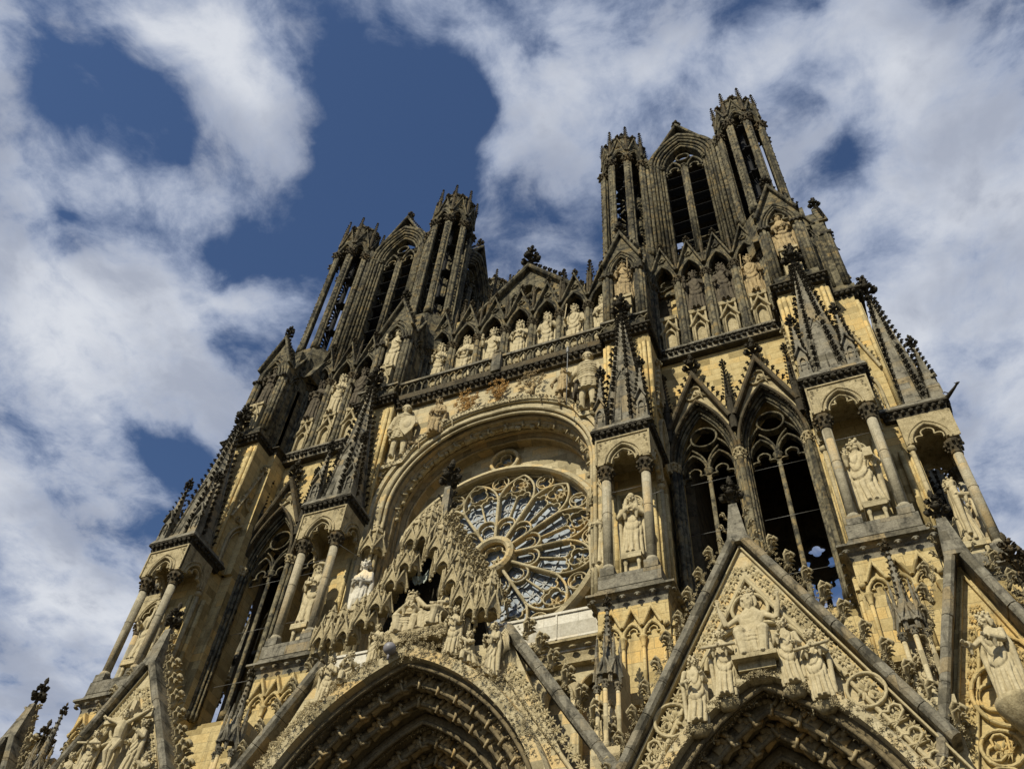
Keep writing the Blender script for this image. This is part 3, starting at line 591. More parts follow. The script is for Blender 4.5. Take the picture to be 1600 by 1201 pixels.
# ---- belfry stage: open corner turrets and tall louvred windows
RT=1.84
def turret_unit():
    w=MB(); P=octpts(0,0,RT)
    w.lathe(0,0,[(RT*1.08,55.),(RT*1.08,59.3),(RT*.98,59.6)],8,pi/8,False)
    dk=MB(); dk.lathe(0,0,[(.22,59.),(.22,76.)],8,0,False)       # stair newel
    for k in range(60):                                # winding stair treads
        a=k*.42; z=59.6+k*.27; dk.add([(0,0,z),(1.05*cos(a),1.05*sin(a),z),(1.05*cos(a+.42),1.05*sin(a+.42),z),(0,0,z+.1),(1.05*cos(a),1.05*sin(a),z+.1),(1.05*cos(a+.42),1.05*sin(a+.42),z+.1)],[[0,1,2],[3,5,4],[0,3,4,1],[1,4,5,2],[2,5,3,0]])
    root=part('belfry_turret',w,M_TOWER); part('winding_stair',dk,M_SLATE,root)
    for k in range(8):
        x,y=P[k]; a=atan2(y,x); c=MB(); tx,ty=-sin(a),cos(a)
        for d,o,r in((0,.06,.17),(-.2,-.02,.13),(.2,-.02,.13),(0,-.18,.18)):
            c.lathe(x+tx*d+cos(a)*o,y+ty*d+sin(a)*o,[(r*1.4,59.3),(r*1.4,60.),(r,60.3)]+[(r*(1.+.0*j),60.3+j*3.4) for j in range(1,4)]+[(r,73.6)],7)
        for j in range(26): 
            if random.random()<.7: c.ball((x+cos(a)*.2,y+sin(a)*.2,60.5+j*.5),.09,5,3)
        part('shaft',c,M_TOWER,root)
    for k in range(8): c=MB(); capital(c,P[k][0],P[k][1],73.5,.27,.7,8); part('capital',c,M_DARK,root)
    c=MB(); ap=RT*cos(pi/8)
    for k in range(8):
        f=MB(); hw=RT*sin(pi/8)
        hp=[(p[0],max(p[1],74.22)) for p in arch(0,74.2,hw-.14,1.55,7)]
        f.prism([(-hw,74.2),(-hw,75.9),(0,78.3),(hw,75.9),(hw,74.2)]+hp[::-1],-ap-.08,-ap+.22)
        f.cham(arch(0,74.2,hw-.1,1.6,7),.1,-ap-.2,-ap); f.cham(arch(0,74.2,hw+.03,1.95,7),.09,-ap-.16,-ap); cusps(f,0,74.2,hw-.16,1.4,-ap,-ap+.15,.07)
        f.cham([(-hw-.02,75.6),(0,78.5),(hw+.02,75.6)],.15,-ap-.26,-ap+.1,off=-.07); f.cham(foil(0,76.75,.22,3,pi/2,4),.06,-ap-.16,-ap,True)
        c.merge(f,Matrix.Rotation(k*pi/4,4,'Z'))
    part('arcade_crown',c,M_TOWER,root)
    c=MB(); c.lathe(0,0,[(RT*.93,75.6),(RT*.93,77.4),(1.35,77.6),(1.3,79.6),(1.42,79.7),(1.42,79.95),(.1,80.)],8,pi/8,False)
    part('turret_roof',c,M_TOWER,root)
    for k in range(8):
        x,y=P[k][0]*1.02,P[k][1]*1.02; c=MB()
        c.lathe(x,y,[(.15,75.6),(.14,78.),(.2,78.05),(.18,78.15),(.03,80.4)],6,0,False); c.ball((x,y,80.5),.09,6,4)
        for q in range(4): crockets(c,(x+.16*cos(q*pi/2),y+.16*sin(q*pi/2),78.2),(x,y,80.5),6,(cos(q*pi/2),sin(q*pi/2),.1),.15)
        part('pinnacle',c,M_DARK,root); c=MB()
        a=k*pi/4; gx,gy=(ap+.02)*cos(a),(ap+.02)*sin(a); fleuron(c,gx,gy,78.35,.55)
        hw=RT*sin(pi/8); t=Vector((-sin(a),cos(a),0))
        for s in(-1,1): crockets(c,Vector((gx,gy,75.9))+t*s*hw,(gx,gy,78.4),5,t*s+Vector((cos(a)*.3,sin(a)*.3,.4)),.18)
        part('gablet_finial',c,M_DARK,root)
    for k in range(4):
        c=MB(); a=k*pi/2+.2; fleuron(c,1.2*cos(a),1.2*sin(a),79.9,.45); part('roof_finial',c,M_DARK,root)
    return root
def belfry_face():
    w=MB(); hw=1.62; zs=73.4
    op=[(p[0],p[1]) for p in arch(0,zs,hw,3.3,10)]+[(hw,59.4),(-hw,59.4)]
    w.prism([(-3.4,55),(-3.4,74.9),(-2.9,74.9),(-2.5,75.),(0,80.),(2.5,75.),(2.9,74.9),(3.4,74.9),(3.4,55)],.7,1.3,[op])
    root=part('belfry_window',w,M_TOWER)
    c=MB()
    for o,y,r in((.08,.62,.12),(.3,.5,.1),(.5,.34,.14),(.75,.2,.11),(1.0,.1,.16),(1.28,.2,.12)):
        c.roll(arch(0,zs,hw,3.3,12,58.),r,y,6,off=o)
    for o,y in((.9,.05),(.2,.45)): leafband(c,arch(0,zs,hw,3.3,12,59.),y,.085,.3,o,jit=.0)
    for s in(-1,1):
        for d,y,r in((2.95,.1,.16),(3.2,.3,.14),(2.72,.25,.1)): c.lathe(s*d,y,[(r,58),(r,75.3)],7)
    part('jamb_moulding',c,M_TOWER,root)
    c=MB(); c.box(-.24,.24,.75,1.15,59.4,73.); c.lathe(0,.66,[(.18,59.4),(.17,72.8)],8); c.lathe(-.2,.74,[(.1,59.4),(.1,72.8)],6); c.lathe(.2,.74,[(.1,59.4),(.1,72.8)],6)
    for s in(-1,1): c.cham(arch(s*.85,72.8,.66,1.7,8),.16,.7,1.1); cusps(c,s*.85,72.3,.6,1.4,.78,1.,.1)
    c.cham(circ(0,75.,.55,16),.13,.72,1.1,True); capital(c,0,.7,72.8,.16,.45,7)
    part('mullion',c,M_TOWER,root)
    for k in range(7):
        z=60.8+k*1.85; c=MB(); c.add([(-hw,.85,z),(hw,.85,z),(hw,1.9,z+.75),(-hw,1.9,z+.75),(-hw,.85,z+.03),(hw,.85,z+.03),(hw,1.9,z+.78),(-hw,1.9,z+.78)],[[0,1,2,3],[4,7,6,5],[0,4,5,1],[1,5,6,2],[2,6,7,3],[3,7,4,0]]); part('louvre',c,M_SLATE,root)
    c=MB(); c.cham([(-2.55,74.9),(0,80.3),(2.55,74.9)],.22,-.1,.9,off=-.11); c.cham(foil(0,78.2,.42,3,pi/2,6),.08,.5,.75,True)
    c.cham([(-.9,77.6),(0,79.5),(.9,77.6)],.1,.5,.75)
    for s in(-1,1): capital(c,s*2.95,.12,73.3,.22,.55,7); capital(c,s*1.8,.5,73.1,.16,.45,6); capital(c,s*2.4,.3,73.2,.16,.45,6)
    part('gable',c,M_TOWER,root)
    c=MB()
    for s in(-1,1): crockets(c,(s*2.65,.4,75.),(0,.4,80.4),12,(s,-.15,.5),.26)
    fleuron(c,0,.4,80.3,.75); part('crockets',c,M_DARK,root)
    return root
first=True
for sx in(1,-1):
    tc=sx*13.2
    for dx in(-5.,5.):
        for y in(5.6,15.4):
            if first: T=turret_unit(); T.location=(tc+dx,y,0)
            else: copy_tree(T,CATH,(tc+dx,y,0))
            if first: F=belfry_face(); F.location=(tc,5.,0); first=False
    if sx<0: copy_tree(F,CATH,(tc,5.,0))
    copy_tree(F,CATH,(tc,16.,0),pi); copy_tree(F,CATH,(tc+5.6,10.5,0),pi/2); copy_tree(F,CATH,(tc-5.6,10.5,0),-pi/2)
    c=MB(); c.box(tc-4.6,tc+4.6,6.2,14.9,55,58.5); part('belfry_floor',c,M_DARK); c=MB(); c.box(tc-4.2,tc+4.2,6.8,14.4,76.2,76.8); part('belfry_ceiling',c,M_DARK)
# ---- rose window and its great arch
HZ=33.45
w=MB()
w.prism([(-6.95,24),(-6.95,45.9),(6.95,45.9),(6.95,24)],4.6,5.6,[circ(0,HZ,6.05,64),circ(0,40.95,.72,20),circ(-5.3,28.0,.7,16),circ(5.3,28.,.7,16)])
w.box(-6.95,6.95,3.2,6,0,24.5)
RW=part('rose_wall',w,M_PALE)
w=MB()                                                 # spandrel wall carrying the giants, with the arch cut into it
AR=arch(0,36.9,6.55,6.2,20)
w.prism([(-6.95,36.9),(-6.95,46),(6.95,46),(6.95,36.9)]+AR[::-1],2.42,4.59)
part('panel_wall',w,M_PALE,RW)
w=MB()
P0=arch(0,36.9,6.55,6.6,20,24.6)
def arcoff(w_,h): return arch(0,36.9,w_,h-.55,22,24.6)
w.prof(arcoff(6.5,6.6),[(-.1,2.25),(.1,2.2),(.28,2.3),(.32,2.9),(-.1,2.9)])
w.prof(arcoff(6.5,6.6),[(.3,2.1),(.5,2.05),(.6,2.2),(.55,2.9),(.3,2.9)])
w.roll(arcoff(6.5,6.6),.12,2.2,8,off=-.2); w.roll(arcoff(6.5,6.6),.1,2.35,8,off=-.42)
part('great_arch',w,M_PALE,RW)
w=MB(); w.prof(arcoff(6.0,6.0),[(.5,2.5),(0,2.6),(-.1,3.3),(-.1,4.7),(.6,4.7)])          # deep soffit
w.roll(arcoff(6.0,6.0),.1,3.5,8,off=-.12); w.roll(arcoff(6.,6.),.14,3.0,8,off=-.05)
w.prof(arcoff(6.0,6.0),[(-.1,3.75),(-.35,3.85),(-.4,4.7),(-.1,4.7)]); w.roll(arcoff(6.,6.),.09,3.95,8,off=-.42)
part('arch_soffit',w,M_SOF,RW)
w=MB()
for i,(x,z,tx,tz) in enumerate(along(arch(0,36.9,6.0,5.45,20),1.15)):
    sd=-1 if x>0 else 1; fm=MB(); fm.lathe(0,0,[(.3,-.5),(.22,-.1),(.26,.15),(.12,.32),(.02,.35)],9,sy=.8); fm.ball((0,-.05,.46),.14,8,6); fm.tube([(.2,-.05,.15),(.26,-.25,-.05),(0,-.3,0)],.07,6); fm.tube([(-.2,-.05,.15),(-.26,-.25,-.02),(0,-.3,.1)],.07,6)
    for q in range(5): fm.ball((random.uniform(-.3,.3),-.05,random.uniform(-.75,-.5)),.15,5,3)
    w.merge(fm,Matrix.Translation((x-tz*-.1,3.15,z+tx*-.1))@Matrix.Rotation(atan2(sd*tx,sd*tz),4,'Y'))
part('soffit_carving',w,M_CARVE,RW)
w=MB(); leafband(w,arcoff(6.5,6.6)[2:-2],2.3,.2,.3,-.12); leafband(w,arcoff(6.5,6.6)[2:-2],2.4,.17,.28,-.3)
leafband(w,arch(0,36.9,6.5,6.05,20),2.0,.13,.24,.62); leafband(w,arcoff(6.,6.)[2:-2],2.75,.22,.5,.1)
part('leaf_moulding',w,M_CARVE,RW)
w=MB()                                                 # ledge the giants stand on, following the arch
lp=[(-6.9,40.3),(-5.6,40.45)]+[(x,z) for x,z in arch(0,36.9,7.1,6.55,22) if abs(x)<5.3]+[(5.6,40.45),(6.9,40.3)]
w.band(lp,.3,2.0,2.9,off=0); part('figure_ledge',w,M_PALE,RW)
w=MB(); leafband(w,lp,1.95,.13,.2); part('ledge_carving',w,M_DARK,RW)
# projecting ring
w=MB(); w.prof(circ(0,HZ,6.25,72),[(-.18,4.),(0.,3.75),(.22,3.7),(.32,3.85),(.32,4.7),(-.2,4.7)],True)
w.roll(circ(0,HZ,6.0,72),.09,4.2,8,True); w.roll(circ(0,HZ,5.9,72),.08,4.4,6,True)
w.cham(circ(0,40.95,.85,24),.2,4.3,4.8,True); w.cham(foil(0,40.95,.7,3,pi/2,6),.08,4.55,4.8,True)
for s in(-1,1): w.cham(circ(s*5.3,28.,.82,20),.18,4.25,4.8,True); w.cham(foil(s*5.3,28.,.68,3,pi/2,6),.08,4.5,4.8,True)
RING=part('rose_ring',w,M_PALE,RW)
w=MB(); leafband(w,circ(0,HZ,6.1,72),3.85,.17,.42,0,True,.0); part('ring_carving',w,M_CARVE,RW)
# tracery
w=MB(); y0,y1=4.12,4.42; S=lambda r,a:(r*sin(a),HZ+r*cos(a))
w.prof(circ(0,HZ,1.02,32),[(-.2,3.95),(-.05,3.82),(.1,3.82),(.22,3.95),(.22,4.5),(-.2,4.5)],True)
for k in range(12):
    a=k*pi/6; w.cham([S(1.15,a),S(4.1,a)],.16,y0-.05,y1+.05); m=a+pi/12
    w.lathe(*[0,0],[(0.001,0),(0.001,0.001)],3) if False else None
    w.cham([S(2.68,m),S(4.0,m)],.09,y0+.08,y1)
    # inner lobed heads (trefoil ending of the first ring)
    hw=.52; w.cham([S(2.05+.62*sin(t),m-.245*cos(t)) for t in [pi*i/12 for i in range(13)]],.1,y0+.02,y1); w.cham([S(1.95+.42*sin(t),m-.16*cos(t)) for t in [pi*i/8 for i in range(9)]],.05,y0+.12,y1-.05)
    # outer petal arch between two spokes
    pa,pb,ap_=S(4.05,a),S(4.05,a+pi/6),S(5.75,m)
    w.cham(bulge(pa,ap_,.16,8),.12,y0-.04,y1); w.cham(bulge(ap_,pb,.16,8),.12,y0-.04,y1)
    for q in(-1,1):                                    # two cusped lights under it
        mm=m+q*pi/24; c0=S(4.0,mm); hw=.26*2
        A1,B1=S(3.95,mm-pi/24),S(3.95,mm+pi/24); top=S(4.55,mm)
        w.cham(bulge(A1,S(4.32,mm-.045),.3,4)+bulge(S(4.32,mm-.045),top,.25,4)[1:]+bulge(top,S(4.32,mm+.045),.25,4)[1:]+bulge(S(4.32,mm+.045),B1,.3,4)[1:],.075,y0+.06,y1)
    cx,cz=S(4.98,m); w.cham(foil(cx,cz,.6,4,pi/2-m+pi/4,6,.48),.07,y0,y1,True)
    cx,cz=S(5.42,a); w.cham(circ(cx,cz,.5,16),.08,y0+.05,y1,True); w.cham(foil(cx,cz,.44,3,pi/2-a,4),.06,y0+.1,y1-.05,True)
w.cham(foil(0,HZ,.72,6,0,4,.6),.08,y0+.05,y1,True)
part('rose_tracery',w,M_PALE,RW)
w=MB(); leafband(w,circ(0,HZ,1.05,32),3.85,.09,.2,0,True)
for k in range(12): leafband(w,[S(4.02,k*pi/6),S(4.14,k*pi/6)],3.93,.1,.1)
part('hub_carving',w,M_CARVE,RW)
w=MB(); w.prism(circ(0,HZ,6.1,48),4.62,4.66); part('rose_glass',w,M_GLASS,RW)
for x,z in((0,40.95),(-5.3,28.),(5.3,28.)):
    w=MB(); w.prism(circ(x,z,.9,20),4.9,4.93); part('glass_pane',w,M_GLASS,RW)
w=MB()                                                 # lead cames and iron bars seen against the glass
for r in(2.6,3.6,4.6): w.band(circ(0,HZ,r,48),.06,4.55,4.6,True)
for k in range(24):
    m=k*pi/12+pi/24
    for r,q in((1.75,.26),(2.2,.34),(3.15,.3),(3.75,.26),(5.0,.34)):
        if r<2.5 and k%2: continue
        mm=m if r>2.5 else m+pi/24
        cx,cz=S(r,mm); w.band(circ(cx,cz,q,14),.06,4.56,4.6,True)
    w.band([S(1.,m),S(5.9,m)],.03,4.56,4.6)
part('glazing_bars',w,M_IRON,RW)
# window-cleaning cord and parapet below the rose
w=MB(); w.box(-6.9,6.9,1.75,2.1,25.6,26.9); w.box(-6.9,6.9,1.68,2.14,26.9,27.02); w.box(-6.9,6.9,2.1,4.6,25.2,25.6)
for x in(4.6,1.8,-1.8,-4.6): w.box(x-.04,x+.04,1.7,1.8,25.6,26.9)
PAR=part('parapet',w,M_WHITE)
w=MB(); corn(w,-6.9,6.9,2.25,4.6,24.7,25.62,.45,.14)
for k in range(20): w.ball((-6.6+k*.7,1.9,25.25),.14,6,4,(1.4,.8,.5))
part('parapet_cornice',w,M_CARVE,PAR)
w=MB(); 
for k in range(9):
    cx=-6.0+k*1.5; w.cham(arch(cx,23.2,.62,.95,7,18),.12,2.35,2.7); w.lathe(cx+.75,2.4,[(.12,18),(.12,23.)],8)
w.prism([(-6.9,18),(-6.9,24.8),(6.9,24.8),(6.9,18)],2.6,2.9,[arch(-6.+k*1.5,23.2,.6,.92,6)+[(-6+k*1.5+.6,18.4),(-6+k*1.5-.6,18.4)] for k in range(9)])
part('passage_arcade',w,M_PALE,PAR)
# ---- porches
def porch(name,cx,w,h,zs,gw,gz,y,mat=M_PALE,nrec=6,front=True,ymass=3.2,top=None):
    ra=arch(cx,zs,w,h,16)
    hw=gw; b=MB(); gy=y+.35
    base=zs-3
    sl=(gz-base)/gw if False else None
    b.prism((top or [(cx-gw,zs),(cx,gz),(cx+gw,zs)])+[(p[0],max(p[1],zs+.01)) for p in ra[::-1] if abs(p[0]-cx)<gw],gy,gy+.6)
    b.prism([(cx-gw,0),(cx-gw,zs),(cx-w,zs),(cx-w,0)],gy,ymass); b.prism([(cx+gw,0),(cx+gw,zs),(cx+w,zs),(cx+w,0)],gy,ymass)
    root=part(name,b,mat)
    for k in range(nrec):
        m=MB(); o=-.45*k; yy=y+.1+.62*k
        ww,hh=w+o,h+o*1.02
        p=arch(cx,zs,ww,hh,18,4.)
        m.prof(p,[(-.12,yy+.05),(.0,yy),(.2,yy+.05),(.62,yy+.4),(.62,yy+1.),(-.12,yy+.8)])
        m.roll(p,.09,yy+.02,6,off=-.16); m.roll(p,.06,yy+.3,5,off=-.14)
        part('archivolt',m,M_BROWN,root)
    for k in range(nrec):
        m=MB(); o=-.45*k; yy=y+.1+.62*k; p=arch(cx,zs,w+o,h+o*1.02,18)
        leafband(m,p,yy+.02,.12,.2,.38)
        if k in(0,3): leafband(m,p,yy+.3,.22,.26,-.2)
        else:
            for i,(x,z,tx,tz) in enumerate(along(p,.98)):   # small carved figures along the arch order
                fm=MB(); fm.lathe(0,0,[(.24,-.42),(.17,-.1),(.22,.1),(.12,.28),(.02,.3)],7,sy=.8); fm.ball((0,-.03,.42),.12,6,5); fm.tube([(.16,-.05,.15),(.2,-.2,-.02),(0,-.24,0)],.05,5); fm.tube([(-.16,-.05,.15),(-.2,-.2,-.02),(0,-.24,.06)],.05,5)
                fm.ball((0,-.02,.68),.2,6,3,(1.2,1,.5)); fm.ball((.12,-.1,.6),.1,5,3); fm.ball((-.12,-.1,.6),.1,5,3)
                sd=-1 if x>cx else 1
                m.merge(fm,Matrix.Translation((x,yy+.22,z))@Matrix.Rotation(atan2(sd*tx,sd*tz),4,'Y')@Matrix.Diagonal((1.5,1.5,1.3,1)))
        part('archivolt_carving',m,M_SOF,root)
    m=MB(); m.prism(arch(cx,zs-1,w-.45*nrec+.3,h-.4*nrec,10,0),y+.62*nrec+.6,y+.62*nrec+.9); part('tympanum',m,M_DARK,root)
    return root,ra
def gable_dress(root,cx,gz,gw,zs,y,ft,sc=.55,tip=2.2,fs=1.):
    """stone coping, crockets, spike and finial of a porch gable; ft = z where the coping ends"""
    sl=(gz-zs)/gw; x1=(gz-ft)/sl
    c=MB(); block_bar(c,(cx-x1,ft),(cx-.12,gz-.12*sl),.33,y-.5,y+.75,off=.1); block_bar(c,(cx+.12,gz-.12*sl),(cx+x1,ft),.33,y-.5,y+.75,off=.1)
    c.fr(cx-.4,cx+.4,y-.4,y+.65,gz-.3,gz+tip,cx-.16,cx+.16,y-.05,y+.25)
    part('coping',c,M_GREY,root)
    c=MB()
    for s in(-1,1):
        o=Vector((s*sl,0,1)).normalized()*.5
        crockets(c,Vector((cx+s*x1,y+.15,ft))+o*.8,Vector((cx+s*.35,y+.15,gz-.3))+o*.8,int((gz-ft)/.85),(s,-.15,.3),sc*1.4,T=CRK2)
        leafband(c,[(cx+s*x1+o.x,ft+o.z),(cx+s*.3+o.x,gz-.4+o.z)],y-.1,.14,.16); leafband(c,[(cx+s*x1+o.x,ft+o.z),(cx+s*.3+o.x,gz-.4+o.z)],y+.25,.14,.18)
        for q in range(3): c.merge(CRK,frame((cx+s*(.5-.12*q),y+.1,gz+.1+q*.6),(s,0,.4),s=sc*.9))
    part('crockets',c,M_CARVE,root)
    c=MB(); fleuron(c,cx,y+.1,gz+tip,.85*fs,2); part('finial',c,M_BLACK,root)
    return sl,x1
def rose_bands(root,cx,gz,gw,zs,y,ft,step=.4,s=.24,mat=M_GAB):
    sl=(gz-zs)/gw; n=hypot(sl,1); c=MB()
    for sd in(-1,1):
        d=.5*n/sl
        p0=(cx+sd*((gz-ft)/sl-d),ft); p1=(cx,gz-d*sl)
        rosettes(c,p0,(p1[0]+sd*.12,p1[1]-.2),y+.02,s,step)
        for o in(.18,.86):
            dd=o*n/sl; c.cham([(cx+sd*((gz-ft)/sl-dd),ft),(cx,gz-dd*sl)],.07 if o<.5 else .14,y-.12,y+.1)
    part('rosette_band',c,mat,root); return n
# side porches
for sx in(1,-1):
    cx=sx*BC; root,ra=porch('porch',cx,4.4,7.1,12.,6.6,25.0,-2.75,M_PALE)
    sl,x1=gable_dress(root,cx,25.3,7.35,12.,-2.35,16.3,.5,1.9)
    rose_bands(root,cx,25.3,7.35,12.,-2.42,15.0)
    c=MB(); y=-2.42
    # raised triangular frame around the niche and trefoils down the slopes
    c.cham([(cx-2.6,18.9),(cx,23.4),(cx+2.6,18.9)],.16,y-.22,y+.1); 
    c.cham(circ(cx,22.05,.62,20),.12,y-.2,y+.1,True); c.cham(arch(cx,19.9,1.75,1.5,10),.14,y-.2,y+.1)
    for s in(-1,1):
        c.cham(circ(cx+s*3.05,18.35,.58,20),.1,y-.16,y+.1,True); c.merge(ROS,Matrix.Translation((cx+s*3.05,y,18.35))@Matrix.Diagonal((.42,.42,.42,1)))
        for k in range(8):
            x,z=cx+s*(3.6+.36*k),17.35-.78*k; r=.42-.025*k; c.cham(foil(x,z,r,3,pi/2-s*.5,5),.08,y-.14,y+.1,True); c.merge(ROS,Matrix.Translation((x,y,z))@Matrix.Diagonal((.2,.2,.2,1)))
    part('gable_carving',c,M_GAB,root)
    c=MB(); leafband(c,arch(cx,12.,4.75,7.45,18)[6:-6],-3.0,.16,.17,jit=1.); leafband(c,arch(cx,12.,4.6,7.25,18)[4:-4],-3.05,.13,.17,jit=1.); leafband(c,arch(cx,12.,4.9,7.55,18)[9:-9],-2.9,.15,.17,jit=1.)
    part('hood_foliage',c,M_CARVE,root)
    c=MB(); c.prof(arch(cx,12,4.7,7.4,18)[1:-1],[(-.15,-3.0),(.12,-3.0),(.2,-2.9),(.2,-2.4),(-.15,-2.4)]); part('hood',c,M_PALE,root)
# centre porch
root,ra=porch('porch',0,6.25,8.75,14.,8.2,27.3,-2.5,M_PALE,7,top=[(-8.2,14),(-4.3,22.9),(-1.2,23.2),(1.2,23.2),(4.3,22.9),(8.2,14)])
CP=root
for s in(-1,1):
    c=MB(); block_bar(c,(s*8.45,16.9),(s*4.15,23.5),.44,-2.5,-1.2); part('coping',c,M_GREY,root)
    c=MB(); crockets(c,(s*8.7,-1.9,17.1),(s*4.4,-1.9,23.8),8,(s,-.15,.3),.72,T=CRK2); leafband(c,[(s*8.75,17.1),(s*4.45,23.7)],-2.1,.14,.17,0); part('crockets',c,M_CARVE,root)
for s in(-1,1): c=MB(); rosettes(c,(s*7.5,16.9),(s*4.3,21.9),-2.15,.24,.4); c.cham([(s*7.1,16.9),(s*4.1,21.5)],.14,-2.3,-2.1); c.cham([(s*5.9,17.3),(s*5.1,18.6),(s*5.3,17.0)],.1,-2.3,-2.1); part('rosette_band',c,M_GAB,root)
c=MB(); c.prof(arch(0,14,6.45,9.0,20)[1:-1],[(-.2,-2.75),(.2,-2.8),(.3,-2.6),(.3,-2.1),(-.2,-2.1)]); part('hood',c,M_PALE,root)
c=MB(); 
for o,s,y in((.05,.15,-2.9),(.22,.15,-2.87),(.4,.15,-2.78),(.57,.15,-2.65),(.74,.14,-2.5),(-.12,.13,-2.85),(.9,.14,-2.3)): leafband(c,arch(0,14,6.45,9.0,24)[8:-8],y,s,.17,o,jit=1.)
c.merge(MB().lathe(0,0,[(.7,22.6),(1.0,23.1),(.9,23.4),(.3,23.5)],12,sy=.6),Matrix.Translation((.15,-2.1,0)))
for q in range(90):
    a=random.uniform(-pi,0); z=random.uniform(22.5,23.5); c.merge(LEAF,frame((.15+1.05*cos(a),-2.1+.62*sin(a),z),(cos(a+pi/2),sin(a+pi/2),0),s=.2))
part('cloud_carving',c,M_CARVE,root)
def t_canopy():
    m=MB()
    for k in(-1,0,1):
        f=MB(); hw=.3; hp=arch(0,0,.24,.42,5)
        f.prism([(-hw,0),(-hw,.35),(0,1.05),(hw,.35),(hw,0)]+[(p[0],max(p[1],.01)) for p in hp[::-1]],-.52,-.42)
        f.cham([(-hw,.2),(0,1.12),(hw,.2)],.08,-.6,-.44); f.tube([(-hw,-.54,-.15),(-hw,-.54,.7),(-hw,-.54,1.1)],[.06,.06,.01],5); f.ball((0,-.52,1.15),.09,5,3)
        f.ball((-hw,-.52,-.18),.08,5,3)
        m.merge(f,Matrix.Rotation(k*1.05,4,'Z'))
    m.lathe(0,0,[(.42,.3),(.4,1.0),(.22,1.05),(.2,1.7),(.28,1.75),(.03,2.6)],6,0,False)
    for k in range(6):
        a=k*pi/3; m.tube([(.36*cos(a),.36*sin(a),.9),(.36*cos(a),.36*sin(a),1.5),(.34*cos(a),.34*sin(a),1.9)],[.05,.05,.01],4)
        for z,r in((1.3,.24),(1.8,.24),(2.15,.16)): m.ball((r*cos(a),r*sin(a),z),.07,5,3)
    return m
CAN=t_canopy()
cans=[(-.75,28.6),(-.12,28.6),(-.85,27.3),(-1.35,26.35),(-1.9,25.35),(-2.45,24.7),(-3.15,24.2),(-3.7,24.),(-4.25,24.1),(.48,27.8),(1.,26.75),(1.55,25.7),(2.12,24.8),(2.7,24.),(3.25,23.9)]
for i,(x,z) in enumerate(cans):
    c=MB(); c.merge(CAN,Matrix.Translation((x,-2.3,z+random.uniform(-.06,.06)))@Matrix.Rotation(random.uniform(-.25,.25),4,'Z')@Matrix.Diagonal((1.,1.0,random.uniform(.85,1.05),1)))
    part('niche_canopy',c,M_CARVE,CP)
c=MB()                                                 # second and third tiers of little canopies piled up to the spike
for i,(x,z) in enumerate(cans):
    if abs(x)<3.4: c.merge(CAN,Matrix.Translation((x*.98-.05,-1.8,z+1.15))@Matrix.Diagonal((.8,.8,.75,1)))
    if abs(x)<2.8: c.merge(CAN,Matrix.Translation((x*.85-.05,-1.4,z+2.0))@Matrix.Diagonal((.7,.7,.75,1)))
    if abs(x)<1.7: c.merge(CAN,Matrix.Translation((x*.6,-1.2,z+2.7))@Matrix.Diagonal((.6,.6,.6,1)))
for s in(-1,1): crockets(c,(s*3.8,-1.7,24.8),(s*.4,-1.7,31.),14,(s,-.1,.3),.42,T=CRK2); crockets(c,(s*3.4,-2.,25.0),(s*.4,-1.9,30.6),12,(s*.5,-.7,.3),.36,T=CRK2)
part('canopy_cluster',c,M_CARVE,CP)
c=MB(); c.prism([(-3.3,22.8),(-1.6,28.6),(-.5,30.2),(.5,30.2),(1.5,28.6),(3.1,22.8),(0,23.)],-1.05,-.7); part('niche_shade_back',c,M_BLACK,CP)  # black sheet painting the shade of the deep hollow under the canopies
c=MB(); c.fr(-.27,.27,-1.65,-1.1,29.5,33.2,-.15,.15,-1.55,-1.2); part('spike',c,M_GREY,CP)
c=MB(); fleuron(c,0,-1.4,33.2,1.05,2)
for s in(-1,1): crockets(c,(s*.3,-1.4,29.8),(s*.22,-1.4,33),4,(s,0,.3),.4)
part('finial',c,M_BLACK,CP)
